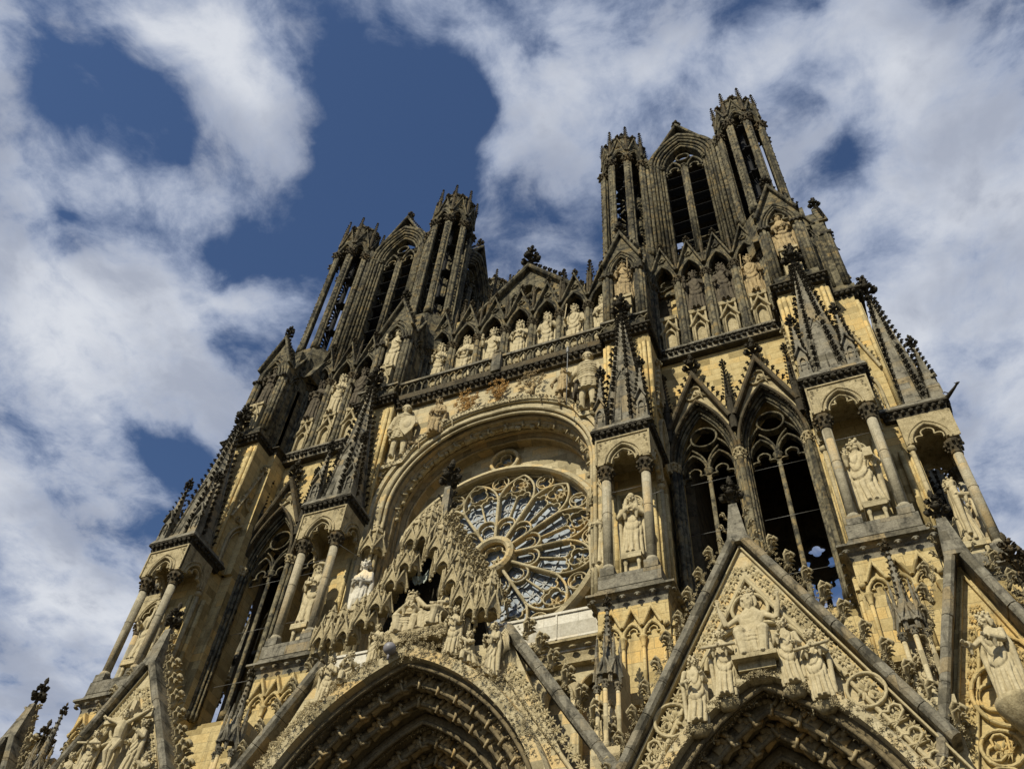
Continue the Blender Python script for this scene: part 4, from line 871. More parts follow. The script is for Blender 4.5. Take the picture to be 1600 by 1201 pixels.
# steep half gables at the outer ends
for sx in(1,-1):
    cx=sx*20.38; b=MB(); y=-2.05
    b.prism([(cx-3.6,12),(cx,23.4),(cx+3.6,12),(cx+3.6,0),(cx-3.6,0)],y+.35,y+1.2); b.prism([(cx-1.75,0),(cx-1.75,17),(cx+1.75,17),(cx+1.75,0)],y+1.2,4)
    root=part('end_gable',b,M_WALL)
    gable_dress(root,cx,23.1,3.6,12.,y,12.5,.42,1.6,.9)
    c=MB(); sl=11.1/3.6; n=hypot(sl,1)
    for sd in(-1,1):
        for o,t in((.22,.08),(.75,.1)):
            dd=o*n/sl; c.cham([(cx+sd*((23.1-12.5)/sl-dd),12.5),(cx,23.1-dd*sl)],t,y+.2,y+.4)
        d=.48*n/sl; rosettes(c,(cx+sd*((23.1-12.5)/sl-d),12.5),(cx,23.1-d*sl-.3),y+.33,.19,.4)
    c.cham(foil(cx+.1,20.15,.42,3,pi/2,5),.08,y+.18,y+.4,True); c.cham(circ(cx+.35,19.2,.62,18),.1,y+.18,y+.4,True)
    c.cham(circ(cx,17.9,1.05,24),.12,y+.14,y+.4,True); c.cham(foil(cx,17.9,.9,4,0,6),.1,y+.2,y+.4,True)
    for x,z in((-.75,16.3),(.8,16.2),(-.95,15.2),(.95,15.1)): c.cham(circ(cx+x,z,.55,18),.1,y+.15,y+.4,True); c.cham(foil(cx+x,z,.46,3,pi/2,5),.07,y+.2,y+.4,True); c.merge(ROS,Matrix.Translation((cx+x,y+.33,z))@Matrix.Diagonal((.32,.32,.32,1)))
    c.cham(circ(cx-.05,12.5,2.6,24),.3,y+.1,y+.4,True)
    part('gable_carving',c,M_WALL,root)
    c=MB(); xx=cx+sx*2.2
    for q,(dx,dy) in enumerate(((0,0),(.5,.9))):
        X,Y=xx+sx*dx,1.+dy; c.lathe(X,Y,[(.32,16),(.32,21.),(.42,21.1),(.3,21.2),(.05,24.6)],8,0,False); fleuron(c,X,Y,24.5,.8)
        for k in range(4): crockets(c,(X+.35*cos(k*pi/2),Y+.35*sin(k*pi/2),21.3),(X,Y,24.5),6,(cos(k*pi/2),sin(k*pi/2),.1),.4)
    part('pinnacle',c,M_DARK,root)
# slim pinnacled canopies between the gables
for sx,xx in((1,8.05),(1,18.35),(-1,8.05),(-1,18.35)):
    x=sx*xx; y=-2.0; b=MB(); b.box(x-.4,x+.4,y+.2,0,0,17.3); b.fr(x-.2,x+.2,y,0,16.6,17.6,x-.5,x+.5,y-.4,0); b.box(x-.5,x+.5,y-.4,0,17.6,17.85); b.box(x-.25,x+.25,y+.6,0,17.85,22); 
    root=part('shaft_canopy',b,M_PALE)
    for dx,dy in((-.38,0),(0,-.28),(.38,0)):
        c=MB(); c.lathe(x+dx,y+dy,[(.13,17.85),(.13,18.05),(.085,18.15),(.08,20.2)],8); part('column',c,M_PALE,root)
        c=MB(); capital(c,x+dx,y+dy,20.1,.09,.3,6); part('capital',c,M_GREY,root)
    c=MB()
    for k in(-1,0,1):
        f=MB(); f.prism([(-.3,0),(-.3,.7),(0,1.3),(.3,.7),(.3,0)]+[(p[0],max(.01,p[1])) for p in arch(0,0,.24,.6,6)[::-1]],-.5,-.4); f.cham([(-.32,.4),(0,1.35),(.32,.4)],.09,-.6,-.42)
        c.merge(f,Matrix.Translation((x,y+.15,20.35))@Matrix.Diagonal((.85,.85,.8,1))@Matrix.Rotation(k*.9,4,'Z'))
    for k in range(5):
        a=-pi*k/4; c.lathe(x+.45*cos(a),y+.15+.45*sin(a),[(.06,20.7),(.06,21.7),(.08,21.75),(.01,22.4)],5,0,False)
    c.lathe(x,y+.15,[(.34,20.9),(.32,21.5),(.24,21.6),(.2,21.8),(.05,23.9)],8,0,False); part('canopy',c,M_GREY,root)
    c=MB()
    for k in range(6): crockets(c,(x+.22*cos(k*pi/3),y+.15+.22*sin(k*pi/3),21.7),(x,y+.15,23.8),8,(cos(k*pi/3),sin(k*pi/3),.1),.13)
    fleuron(c,x,y+.15,23.8,.38); part('crockets',c,M_DARK,root)
# ------------------------------------------------------------------ carved figures
def hand(M,p,d,n,s=1.):
    """palm at p, fingers along d, palm normal n"""
    p=Vector(p); d=Vector(d).normalized(); n=Vector(n).normalized(); t=d.cross(n).normalized()
    M.tube([p,p+d*.05*s,p+d*.09*s],[.03*s,.042*s,.04*s],8,True,.6)
    for i in range(4):
        b=p+d*.085*s+t*(i-1.5)*.021*s; l=(.07,.08,.076,.06)[i]*s
        M.tube([b,b+d*l*.55+n*.006*s,b+d*l*.9+n*.025*s],[.0125*s,.012*s,.009*s],5)
    b=p+d*.03*s-t*.035*s; M.tube([b,b+d*.03*s-t*.03*s+n*.01,b+d*.06*s-t*.035*s+n*.02],[.015*s,.013*s,.01*s],5)
def head(M,c,yaw=0,tilt=0,hair=1,beard=0,s=1.,curl=.01):
    m=MB(); m.ball((0,.01,.03),.1,14,10,(.83,.98,1.1)); m.ball((0,-.03,-.045),.07,10,8,(.86,.9,1.0)); m.ball((0,-.055,-.095),.03,8,6,(1.2,1,.8))
    m.tube([(0,-.085,.03),(0,-.115,-.018),(0,-.1,-.032)],[.012,.02,.014],6); m.tube([(-.06,-.065,.045),(0,-.1,.042),(.06,-.065,.045)],[.014,.012,.014],5)
    m.tube([(-.03,-.09,-.062),(0,-.1,-.058),(.03,-.09,-.062)],[.008,.011,.008],5)
    for q in(-1,1):
        m.ball((q*.036,-.078,.017),.016,8,6); m.ball((q*.05,-.06,-.02),.03,8,6); m.ball((q*.087,.01,-.0),.024,6,5,(.5,1,1.3))
    if hair:
        for k in range(26):
            a=k*2.4; z=.13-.0085*k*(1 if hair<2 else 1.25); r=.1 if z>.02 else .105; 
            x,y=r*cos(a)*min(1,sqrt(max(0,1-(z/.15)**2))+.25),.02+r*sin(a)*min(1,sqrt(max(0,1-(z/.15)**2))+.25)
            if y<-.05 and z<.075: continue
            m.ball((x,y,z),.027+curl*random.random(),6,5)
        if hair>=2:
            for q in(-1,1): m.tube([(q*.09,.0,.04),(q*.105,.01,-.06),(q*.1,-.0,-.15)],[.035,.04,.025],7); m.tube([(q*.06,.06,0),(q*.07,.07,-.16)],[.05,.03],7)
    if beard:
        for k in range(14): 
            a=-pi/2+(k%5-2)*.42; z=-.07-.022*(k//5)-.02*(beard>1)*(k//5); r=.075-.012*(k//5); m.ball((r*cos(a),r*sin(a)*.9-.015,z),.026,6,5)
        if beard>1: m.tube([(0,-.08,-.1),(0,-.085,-.2)],[.045,.02],7)
    M.merge(m,Matrix.Translation(c)@Matrix.Rotation(yaw,4,'Z')@Matrix.Rotation(tilt,4,'X')@Matrix.Diagonal((s,s,s,1)))
def robe(M,prf,seed,fold=.09,nf=9,swag=1.,z0=0):
    """prf: [(z,halfwidth,halfdepth,cx,cy)] lofted with drapery folds"""
    rnd=random.Random(seed); ph=[rnd.uniform(0,6.28) for _ in range(4)]; n=56; m=46; vs=[]
    zt=prf[-1][0]; zb=prf[0][0]
    for i in range(m):
        z=zb+(zt-zb)*i/(m-1)
        for k in range(len(prf)-1):
            if prf[k][0]<=z<=prf[k+1][0]+1e-9: break
        a,b=prf[k],prf[k+1]; t=(z-a[0])/(b[0]-a[0]); t=t*t*(3-2*t) if False else t
        w,d,cx,cy=[a[q]+(b[q]-a[q])*t for q in(1,2,3,4)]
        u=(z-zb)/(zt-zb); f=fold*(1.25-.9*u)
        for j in range(n):
            th=2*pi*j/n
            g=.3-1.35*(1-abs(sin(nf*.5*th+ph[0]+.5*sin(z*2.2+ph[1])+.25*sin(z*7+th))))**2.2
            dt=(th+pi/2-ph[2]*.12+.4+pi)%(2*pi)-pi; dz=(u-.86)*3.2; ds=sqrt(dt*dt*.8+dz*dz)
            g2=.3-1.35*(1-abs(sin(ds*6.8+ph[3])))**2.2
            sw=min(1,max(0,(u-.28)*5))*max(0,1-max(0,u-.8)*6)*max(0,cos(th+pi/2)*.6+.5)*min(1.,swag)
            q=1+f*2.7*(g*(1-.8*sw)+g2*sw*1.05)
            vs.append((cx+w*q*cos(th),cy+d*q*sin(th),z))
    fs=[[i*n+j,i*n+(j+1)%n,(i+1)*n+(j+1)%n,(i+1)*n+j] for i in range(m-1) for j in range(n)]+[list(range(n))[::-1],[(m-1)*n+j for j in range(n)]]
    M.add(vs,fs,True)
def arm(M,sh,el,ha,sleeve=.06,hd=None,n=(0,-1,0),bare=False,cuff=1.):
    M.ball(sh,.075,8,6); M.tube([sh,Vector(sh).lerp(Vector(el),.5),el],[.07,.062,.055] if not bare else [.055,.05,.04],9)
    r=.05 if bare else sleeve; M.tube([el,Vector(el).lerp(Vector(ha),.55),ha],[.055 if not bare else .042,r,r*1.15 if not bare else .026],9)
    if not bare and cuff: 
        mid=Vector(el).lerp(Vector(ha),.7); M.tube([mid,mid+Vector((0,.01,-.09*cuff)),mid+Vector((0,.02,-.2*cuff))],[.055,.045,.02],7)
    d=Vector(hd) if hd else (Vector(ha)-Vector(el)); hand(M,Vector(ha),d,n)
def fuse(M,name,vox=.0118):
    me=M.mesh('tmp'); o=bpy.data.objects.new('tmp',me); COL.objects.link(o)
    md=o.modifiers.new('r','REMESH'); md.mode='VOXEL'; md.voxel_size=vox
    dg=bpy.context.evaluated_depsgraph_get(); dg.update(); r=bpy.data.meshes.new_from_object(o.evaluated_get(dg))
    r.name=name; bpy.data.objects.remove(o); bpy.data.meshes.remove(me)
    r.polygons.foreach_set('use_smooth',[True]*len(r.polygons)); r.materials.clear(); return r
def crown_m(c,r=.105,yaw=0,h=.07,s=1.):
    m=MB(); m.prof(circ(0,0,r,20),[(-.008,-.0),(.012,-.0),(.02,-.045),(-.004,-.045)],True)
    for k in range(8):
        a=k*pi/4; m.ball((r*1.12*cos(a),-.06,r*1.12*sin(a)),.024,6,4,(1,1.6,1))
    g=MB(); g.merge(m,Matrix.Translation(c)@Matrix.Rotation(yaw,4,'Z')@Matrix.Rotation(-pi/2,4,'X')@Matrix.Diagonal((s,s,-s,1)) if False else Matrix.Translation(c)@Matrix(((1,0,0,0),(0,0,1,0),(0,-1,0,0),(0,0,0,1))))
    return g
def halo_m(c,r=.2):
    m=MB(); m.prof(circ(c[0],c[2],r-.02,26),[(-.02,c[1]),(.02,c[1]-.02),(.02,c[1]+.03),(-.02,c[1]+.03)],True); m.prism(circ(c[0],c[2],r-.02,26),c[1]+.005,c[1]+.03)
    for k in range(16): m.tube([(c[0]+.1*cos(k*pi/8),c[1],c[2]+.1*sin(k*pi/8)),(c[0]+(r-.02)*cos(k*pi/8),c[1],c[2]+(r-.02)*sin(k*pi/8))],.007,4)
    return m
def wing_m(sx,root,up=.35,spread=.35,drop=.75):
    m=MB(); r=Vector(root)
    for row,(l,k0) in enumerate(((1.,9),(.66,8),(.38,7))):
        for i in range(k0):
            t=i/(k0-1); b=r+Vector((sx*spread*t*.75,.03-.015*row,up*sin(pi*.5*t*1.0)*(.9)))
            e=b+Vector((sx*(.05+.14*t),.02,-(drop*(.75+.3*t))*l)); w=.035
            m.tube([b,b.lerp(e,.5)+Vector((sx*.02,0,0)),e],[w*.8,w,w*.35],5,True,.45)
    m.tube([r,r+Vector((sx*spread*.35,.0,up*.62)),r+Vector((sx*spread*.78,.02,up*.92))],[.05,.05,.035],7); return m
STATUES=[]
def figure(name,build,loc,H,label,mat,cat='statue',group=None,rz=0,base=1.8,sub=(),fid=None):
    """a carved figure: fused body mesh + child pieces"""
    s=H/base; M=MB(); build(M); me=fuse(M,name); 
    o=put(name,me,mat,None,loc,rz); o.scale=(s,s,s); tag(o,label,cat,group)
    for nm,mm,mt in sub: 
        c=put(nm,mm,mt or mat,o)
    return o
def king(*a,**k):
    o=figure(*a,**k); o.scale=(o.scale[0]*.9,o.scale[1]*.9,o.scale[2]); return o
def clone(o,loc,label,rz=None,H=None,base=1.8,mat=None,group=None,mirror=False):
    c=o.copy(); COL.objects.link(c); c.location=loc; c['label']=label
    if rz is not None: c.rotation_euler=(0,0,rz)
    if H: q=o.scale[0]/o.scale[2]; c.scale=(H/base*q,H/base*(o.scale[1]/o.scale[2]),H/base)
    if mirror: c.scale=(-c.scale[0],c.scale[1],c.scale[2])
    if group: c['group']=group
    if mat: c.data=c.data.copy(); c.data.materials.clear(); c.data.materials.append(mat)
    for k in kids(o):
        d=k.copy(); COL.objects.link(d); d.parent=c
        if mat: d.data=d.data.copy(); d.data.materials.clear(); d.data.materials.append(mat)
    return c
STD=[(0,.24,.19,0,0),(.08,.245,.2,0,0),(.5,.215,.17,0,0),(.85,.205,.15,.0,0),(1.05,.17,.125,0,0),(1.3,.215,.13,0,0),(1.42,.2,.11,0,.01),(1.5,.09,.08,0,.01),(1.56,.06,.06,0,0)]
def stand(M,seed,arms=None,hy=0,ht=0,hair=1,beard=0,fold=.1,nf=10,swag=1.,prf=None,dx=.0,cape=True,hs=1.):
    P=prf or [(z,w,d,cx+dx*sin(z*1.6),cy) for z,w,d,cx,cy in STD]
    robe(M,P,seed,fold,nf,swag)
    if cape:
        for q in(-1,1): M.tube([(q*.2,.02,1.4),(q*.27,.03,1.05),(q*.26,.04,.6),(q*.25,.04,.12)],[.06,.065,.055,.05],9)
    x=P[-1][3]; M.tube([(x,.01,1.48),(x,-.0,1.62)],[.07,.058],9)
    for q in(-1,1): M.ball((q*.06,-.2,.03),.055,8,5,(.9,1.7,.7))   # feet
    head(M,(x,-.02,1.68),hy,ht+.22,hair,beard,hs*1.12)
    for a in(arms or []): arm(M,*a[:3],**(a[3] if len(a)>3 else {}))
L_,R_=(.21,.0,1.37),(-.21,.0,1.37)
def book(c,s=1.): 
    m=MB(); m.box(c[0]-.08*s,c[0]+.08*s,c[1]-.03*s,c[1]+.03*s,c[2]-.11*s,c[2]+.11*s); m.box(c[0]-.07*s,c[0]+.085*s,c[1]-.022*s,c[1]+.022*s,c[2]-.1*s,c[2]+.115*s); return m
def rod(a,b,r=.014,kn=True):
    m=MB(); m.tube([a,b],[r,r],6)
    if kn: m.ball(b,.035,7,5); m.ball((b[0],b[1],b[2]+.04),.022,6,4)
    return m
def bK1(M): stand(M,11,[(R_,(-.3,-.05,1.1),(-.12,-.2,1.2)),(L_,(.3,-.05,1.1),(.17,-.22,1.05))],.1,0,2,1)
def bK2(M): stand(M,12,[(R_,(-.3,-.02,1.1),(-.08,-.22,1.0),dict(hd=(1,-.1,-.2))),(L_,(.3,-.02,1.1),(.08,-.23,1.02),dict(hd=(-1,-.1,-.2)))],-.15,0,2,2,fold=.12,nf=9)
def bK3(M): stand(M,13,[(R_,(-.3,-.05,1.12),(-.22,-.24,1.3),dict(hd=(0,-.2,1))),(L_,(.31,.0,1.1),(.24,-.2,.98))],.25,0,1,1,fold=.1,nf=11,dx=.03)
def bK4(M): stand(M,14,[(R_,(-.36,.0,1.12),(-.1,-.24,1.1),dict(hd=(1,0,.2))),(L_,(.36,.0,1.12),(.1,-.24,1.12),dict(hd=(-1,0,.2)))],0,0,2,2,fold=.09,nf=12,swag=.6)
def bK5(M): stand(M,15,[(R_,(-.29,-.04,1.08),(-.2,-.2,.9)),(L_,(.3,-.05,1.1),(.12,-.22,1.24),dict(hd=(-.4,-.1,1)))],-.25,0,2,1,fold=.11,nf=8)
def bK6(M): stand(M,16,[(R_,(-.31,.0,1.1),(-.26,-.18,1.02)),(L_,(.31,.0,1.08),(.25,-.16,.88))],.05,0,1,2,fold=.12,nf=10,dx=-.03)
CRN=lambda x=0:('crown',crown_m((x,0,1.76)),None)
kg='row of crowned kings on the high gallery'
K1=king('king_statue',bK1,(-6.21,4.85,51.0),4.6,'crowned king statue in leftmost niche of the middle row, forearms raised to chest',M_STAT,group=kg,sub=[CRN(),('sceptre',rod((.17,-.26,.85),(.2,-.3,1.5)),None)])
K2=king('king_statue',bK2,(-4.14,4.85,51.0),4.6,'long bearded king statue, second niche from left in middle row, hands on belly',M_STAT,group=kg,sub=[CRN()])
K3=king('king_statue',bK3,(-2.07,4.85,51.0),4.6,'crowned king statue in third niche from left of middle row, one hand lifted',M_STAT,group=kg,sub=[CRN(.03)])
K4=king('king_statue',bK4,(0,4.85,51.0),4.6,'broad cloaked king statue in the very middle niche, elbows spread, hands at belt',M_STAT,group=kg,sub=[CRN()])
K5=king('king_statue',bK5,(2.07,4.85,51.0),4.6,'long robed king statue just right of the middle niche, left hand on the breast',M_STAT,group=kg,sub=[CRN()])
K6=king('king_statue',bK6,(4.14,4.85,51.0),4.6,'king statue in the second middle niche from the right, holding a long staff',M_STAT,group=kg,sub=[CRN(-.03),('staff',rod((-.3,-.28,.3),(-.2,-.24,1.7)),None)])
clone(K2,(6.21,4.72,50.9),'pale king statue half hidden behind the short balustrade, rightmost of the middle row')
tg='kings in the niches of the two towers'
xs=[BC-2.85+1.9*k for k in range(4)]
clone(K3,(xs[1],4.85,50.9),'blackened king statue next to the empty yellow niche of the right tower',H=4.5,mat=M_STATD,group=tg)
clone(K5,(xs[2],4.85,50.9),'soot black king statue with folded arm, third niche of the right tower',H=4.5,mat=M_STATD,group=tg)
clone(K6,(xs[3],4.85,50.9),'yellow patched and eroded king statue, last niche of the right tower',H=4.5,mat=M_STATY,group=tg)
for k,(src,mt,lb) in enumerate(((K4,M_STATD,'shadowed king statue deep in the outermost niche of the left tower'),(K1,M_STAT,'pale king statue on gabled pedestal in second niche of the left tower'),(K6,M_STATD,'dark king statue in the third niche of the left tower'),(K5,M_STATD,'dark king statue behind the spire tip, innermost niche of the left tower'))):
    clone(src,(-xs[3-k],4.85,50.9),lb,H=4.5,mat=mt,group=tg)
ng='kings in the gabled niches on top of the buttresses'
clone(K1,(A,2.35,50.55),'half patched king statue in the tall gabled niche right of the middle row',H=4.7,mat=M_STATY,group=ng)
clone(K3,(-A,2.35,50.55),'pale king statue in the tall gabled niche left of the middle row',H=4.7,group=ng)
clone(K2,(B,2.35,50.55),'king statue in gabled niche behind the big dark finial, right tower corner',H=4.7,mat=M_STATY,group=ng)
clone(K4,(-B,2.35,50.55),'king statue in the gabled niche at the outer corner of the left tower',H=4.7,mat=M_STATD,group=ng)
clone(K5,(21.0,4.75,50.55),'weathered king statue in the gabled niche on the side of the right tower',rz=pi/2,H=4.7,mat=M_STATD,group=ng)
# saints on the buttress platforms
def bWoman(M):
    stand(M,21,[(R_,(-.29,-.06,1.12),(-.02,-.21,1.22),dict(hd=(1,-.1,.5))),(L_,(.29,-.06,1.12),(.1,-.22,1.2),dict(hd=(-.3,-.1,1)))],.1,.08,0,0,fold=.1,nf=11,swag=.7,dx=.03)
    M.ball((.0,.02,1.72),.12,10,8,(.95,1,1.1)); 
    for q in(-1,1): M.tube([(q*.09,.0,1.72),(q*.12,-.01,1.56),(q*.13,-.06,1.4),(q*.12,-.1,1.25)],[.05,.05,.05,.03],8)
def bChrist(M):
    stand(M,22,[(R_,(-.3,.0,1.1),(-.24,-.16,1.36),dict(hd=(.1,-.2,1))),(L_,(.33,.0,1.12),(.2,-.22,1.1),dict(hd=(-1,0,.1)))],-.35,.1,2,1,fold=.13,nf=9,swag=1.3,dx=-.05)
def bPilgrim(M):
    stand(M,23,[(R_,(-.3,-.02,1.12),(-.1,-.22,1.16)),(L_,(.3,-.02,1.1),(.16,-.22,1.1))],.1,.1,2,2,fold=.11,nf=9)
    M.lathe(0,0,[(.17,1.72),(.19,1.74),(.12,1.78),(.1,1.86),(.04,1.89)],14)
def bElder(M): stand(M,24,[(R_,(-.31,-.0,1.1),(-.22,-.22,1.12)),(L_,(.3,-.04,1.1),(.2,-.22,1.2),dict(hd=(0,-.2,1)))],.3,0,2,2,fold=.11,nf=10,dx=.04)
bg='saints standing on the buttress platforms'
figure('saint_statue',bWoman,(A-.02,1.15,28.62),3.85,'veiled haloed woman statue with crossed hands between columns right of the rose window',M_STAT,group=bg,sub=[('halo',halo_m((.0,.13,1.7),.24),M_PALE)])
figure('saint_statue',bChrist,(B,1.15,28.62),3.95,'haloed bearded saint statue raising one hand between columns below the right tower',M_STAT,group=bg,sub=[('halo',halo_m((-.03,.13,1.7),.25),M_PALE),('book',book((.16,-.29,1.18)),None)])
SP=figure('saint_statue',bPilgrim,(-A,1.15,28.62),3.95,'bearded pilgrim statue in a brimmed hat between two columns left of the rose window',M_STAT,group=bg,sub=[('book',book((.0,-.27,1.14),.8),None)])
SE=figure('saint_statue',bElder,(-B,1.15,28.62),3.9,'long bearded robed statue between two columns on the outermost left buttress',M_STAT,group=bg,sub=[('scroll',rod((.2,-.28,.8),(.22,-.3,1.35),.03,False),None)])
clone(SE,(22.2,4.75,28.62),'robed statue seen sideways behind the slanting column at the right edge',rz=pi/2,H=3.9,group=bg)
# tall figures beside the rose
def bSlim(M): stand(M,31,[(R_,(-.26,-.02,1.12),(.0,-.2,1.14),dict(hd=(1,-.1,.1))),(L_,(.26,-.04,1.1),(-.02,-.22,1.08),dict(hd=(-1,0,.3)))],.25,.1,1,0,fold=.07,nf=12,swag=.3)
SW=figure('saint_statue',bSlim,(-6.25,2.0,29.2),3.7,'bright white robed saint statue standing at the left foot of the great arch',M_WHITE)
clone(SW,(6.45,2.6,29.6),'pale robed statue half hidden behind a column, right foot of the great arch',rz=-.2,H=4.2,mat=M_STAT)
for x,y,z in((-6.25,2.0,29.2),(6.45,2.6,29.6)):
    c=MB(); c.lathe(x,y,[(.15,z-.9),(.5,z-.3),(.55,z)],10); part('corbel',c,M_CARVE,RW)
    c=MB(); c.merge(CAN,Matrix.Translation((x,y+.3,z+4.2))@Matrix.Diagonal((1.3,1.3,1.,1))); part('niche_canopy',c,M_CARVE,RW)
# giants and shepherd scene above the arch
def bGiant(M):
    P=[(.55,.25,.18,0,0),(.75,.24,.18,0,0),(1.0,.2,.15,0,0),(1.15,.2,.15,0,0),(1.35,.24,.15,0,0),(1.45,.17,.11,0,0),(1.55,.07,.07,0,0)]
    robe(M,P,41,.05,12,.2)
    for k in range(11): M.prof(circ(0,0,1,1),[(0,0)]*3) if False else M.lathe(0,0,[((.255 if k<4 else .225),.6+k*.075),((.27 if k<4 else .24),.625+k*.075),((.245 if k<4 else .215),.65+k*.075)],24,sy=.74)
    for q in(-1,1): M.tube([(q*.1,.0,.6),(q*.12,-.02,.32),(q*.11,.02,.05)],[.095,.07,.05],9); M.ball((q*.12,-.06,.03),.055,8,5,(.9,1.8,.7)); M.ball((q*.115,-.02,.33),.065,7,5)
    head(M,(.0,-.01,1.68),.3,0,0,0); M.lathe(0,.01,[(.125,1.71),(.122,1.76),(.09,1.83),(.02,1.86)],14); M.tube([(0,0,1.48),(0,0,1.6)],[.07,.06],9)
def bGiantR(M): bGiant(M); arm(M,R_,(-.35,-.03,1.1),(-.33,-.2,1.0)); arm(M,L_,(.33,.0,1.1),(.3,-.1,.85))
def bGiantL(M): bGiant(M); arm(M,R_,(-.3,.0,1.1),(-.26,-.12,.82)); arm(M,L_,(.33,-.05,1.12),(.22,-.2,.95))
def shield_m(c,s=1.):
    m=MB(); m.prism([(c[0]+s*x,c[2]+s*z) for x,z in((-.16,.22),(0,.27),(.16,.22),(.19,.0),(.13,-.22),(0,-.4),(-.13,-.22),(-.19,0))],c[1]-.02,c[1]+.02); m.ball(c,.12*s,10,6,(1,.4,1.5)); return m
figure('giant_statue',bGiantR,(6.0,1.95,40.6),5.0,'pale giant warrior statue with long spear, right end of relief under the balustrade',M_STAT,sub=[('spear',rod((-.36,-.25,.02),(-.36,-.25,1.75),.009),M_IRON),('spearhead',MB().lathe(-.36,-.25,[(.01,1.72),(.04,1.8),(.004,1.98)],6),M_IRON)])
figure('giant_statue',bGiantL,(-6.0,2.05,40.8),4.7,'armoured giant statue with pointed shield, left end of relief under the balustrade',M_STAT,rz=.25,sub=[('shield',shield_m((.2,-.3,.85)),None)])
def bBoy(M):
    P=[(.55,.24,.18,0,0),(.8,.2,.15,0,0),(1.05,.17,.13,0,0),(1.35,.2,.13,0,0),(1.45,.15,.1,0,0),(1.55,.06,.06,0,0)]; robe(M,P,43,.12,9,.4)
    for q in(-1,1): M.tube([(q*.09,.0,.6),(q*.1,-.02,.32),(q*.1,.02,.05)],[.08,.06,.045],8); M.ball((q*.1,-.05,.03),.05,7,5,(.9,1.8,.7))
    head(M,(.0,-.01,1.66),-.4,0,1,0); M.tube([(0,0,1.48),(0,0,1.6)],[.06,.055],8); arm(M,R_,(-.36,-.02,1.2),(-.34,-.12,.95)); arm(M,L_,(.3,-.0,1.1),(.24,-.1,.9))
figure('shepherd_statue',bBoy,(4.45,2.05,41.75),3.2,'small dark shepherd statue in short tunic on the arch ledge near the giant',M_STATY)
figure('shepherd_statue',lambda M:(stand(M,44,[(R_,(-.28,-.02,1.15),(-.1,-.2,1.0)),(L_,(.28,-.02,1.1),(.1,-.2,.95))],.2,0,1,0,fold=.13,nf=8,swag=1.2)),(-3.7,2.05,42.1),3.2,'worn draped figure on the arch ledge right of the left giant',M_STATY,rz=.1)
def bDog(M):
    M.tube([(-.32,0,.38),(-.05,0,.42),(.2,0,.45),(.3,0,.5)],[.12,.1,.13,.1],10); M.tube([(.28,0,.5),(.38,0,.72)],[.09,.07],8); M.ball((.42,0,.8),.1,10,7,(1.1,.9,.9)); M.tube([(.45,0,.78),(.58,0,.74)],[.06,.035],7)
    for s in(-1,1): M.tube([(.36,s*.05,.86),(.33,s*.07,.98)],[.035,.012],5); M.tube([(.22,s*.08,.42),(.24,s*.08,.2),(.25,s*.08,.02)],[.055,.035,.03],7); M.tube([(-.3,s*.08,.4),(-.24,s*.08,.24),(-.34,s*.08,.16),(-.3,s*.08,.02)],[.08,.055,.035,.03],7); M.ball((.28,s*.08,.03),.035,6,4,(1.5,1,.7)); M.ball((-.27,s*.08,.03),.035,6,4,(1.5,1,.7))
    M.tube([(-.4,0,.42),(-.5,0,.3),(-.48,0,.15)],[.035,.025,.012],6)
D1=figure('dog_statue',bDog,(5.2,2.0,41.3),1.6,'small carved dog sitting between the shepherd and the spear',M_STATD,base=1.,rz=-pi/3)
clone(D1,(-2.85,2.05,42.6),'small carved animal on the ledge beside the worn draped figure',rz=.3,H=1.1,base=1.,mat=M_STAT)
clone(D1,(-4.9,2.05,41.3),'small carved animal crouching at the feet of the left giant',rz=.5,H=1.1,base=1.,mat=M_STATY)
clone(D1,(1.3,2.05,43.15),'tiny carved sheep lying between the two right trees of the relief',rz=0,H=.7,base=1.,mat=M_STATY)
clone(D1,(3.3,2.05,42.5),'tiny carved sheep left of the shepherd on the ledge',rz=pi,H=.8,base=1.,mat=M_STATY)
def tree_relief(x,z,w,h,mat,label,seed):
    rnd=random.Random(seed); c=MB(); o=empty('tree_relief',(x,2.33,z)); tag(o,label,'stone relief')
    c.tube([(0,0,0),(0,-.05,h*.5),(.05,-.05,h*.75)],[.14,.11,.05],7)
    for k in range(7): a=rnd.uniform(-1.1,1.1); c.tube([(0,-.03,h*(.25+.06*k)),(w*.4*sin(a),-.1,h*(.4+.07*k))],[.05,.025],5)
    put('trunk',c,mat,o); c=MB()
    for k in range(46):
        a=rnd.uniform(0,6.28); q=sqrt(rnd.random()); c.merge(LEAF,Matrix.Translation((w*.5*q*cos(a),-.12-rnd.random()*.15,h*.62+h*.4*q*sin(a)))@Matrix.Rotation(a,4,'Y')@Matrix.Diagonal((.26,.26,.26,1)))
    put('foliage',c,mat,o)
M_RUST=stone('orange_weathered_stone',(.52,.33,.12),(.36,.2,.07),(.12,.07,.03),.4,None,0,.4,.5)
tree_relief(-1.9,43.2,1.7,2.4,M_RUST,'orange stained leafy tree relief, left of the three trees under the balustrade',1)
tree_relief(.15,43.7,1.4,2.2,M_RUST,'orange bushy tree relief in the middle of the three trees under the balustrade',2)
tree_relief(2.4,43.1,1.9,2.6,M_STATY,'grey brown tree relief with visible trunk, right of the three trees under the balustrade',3)
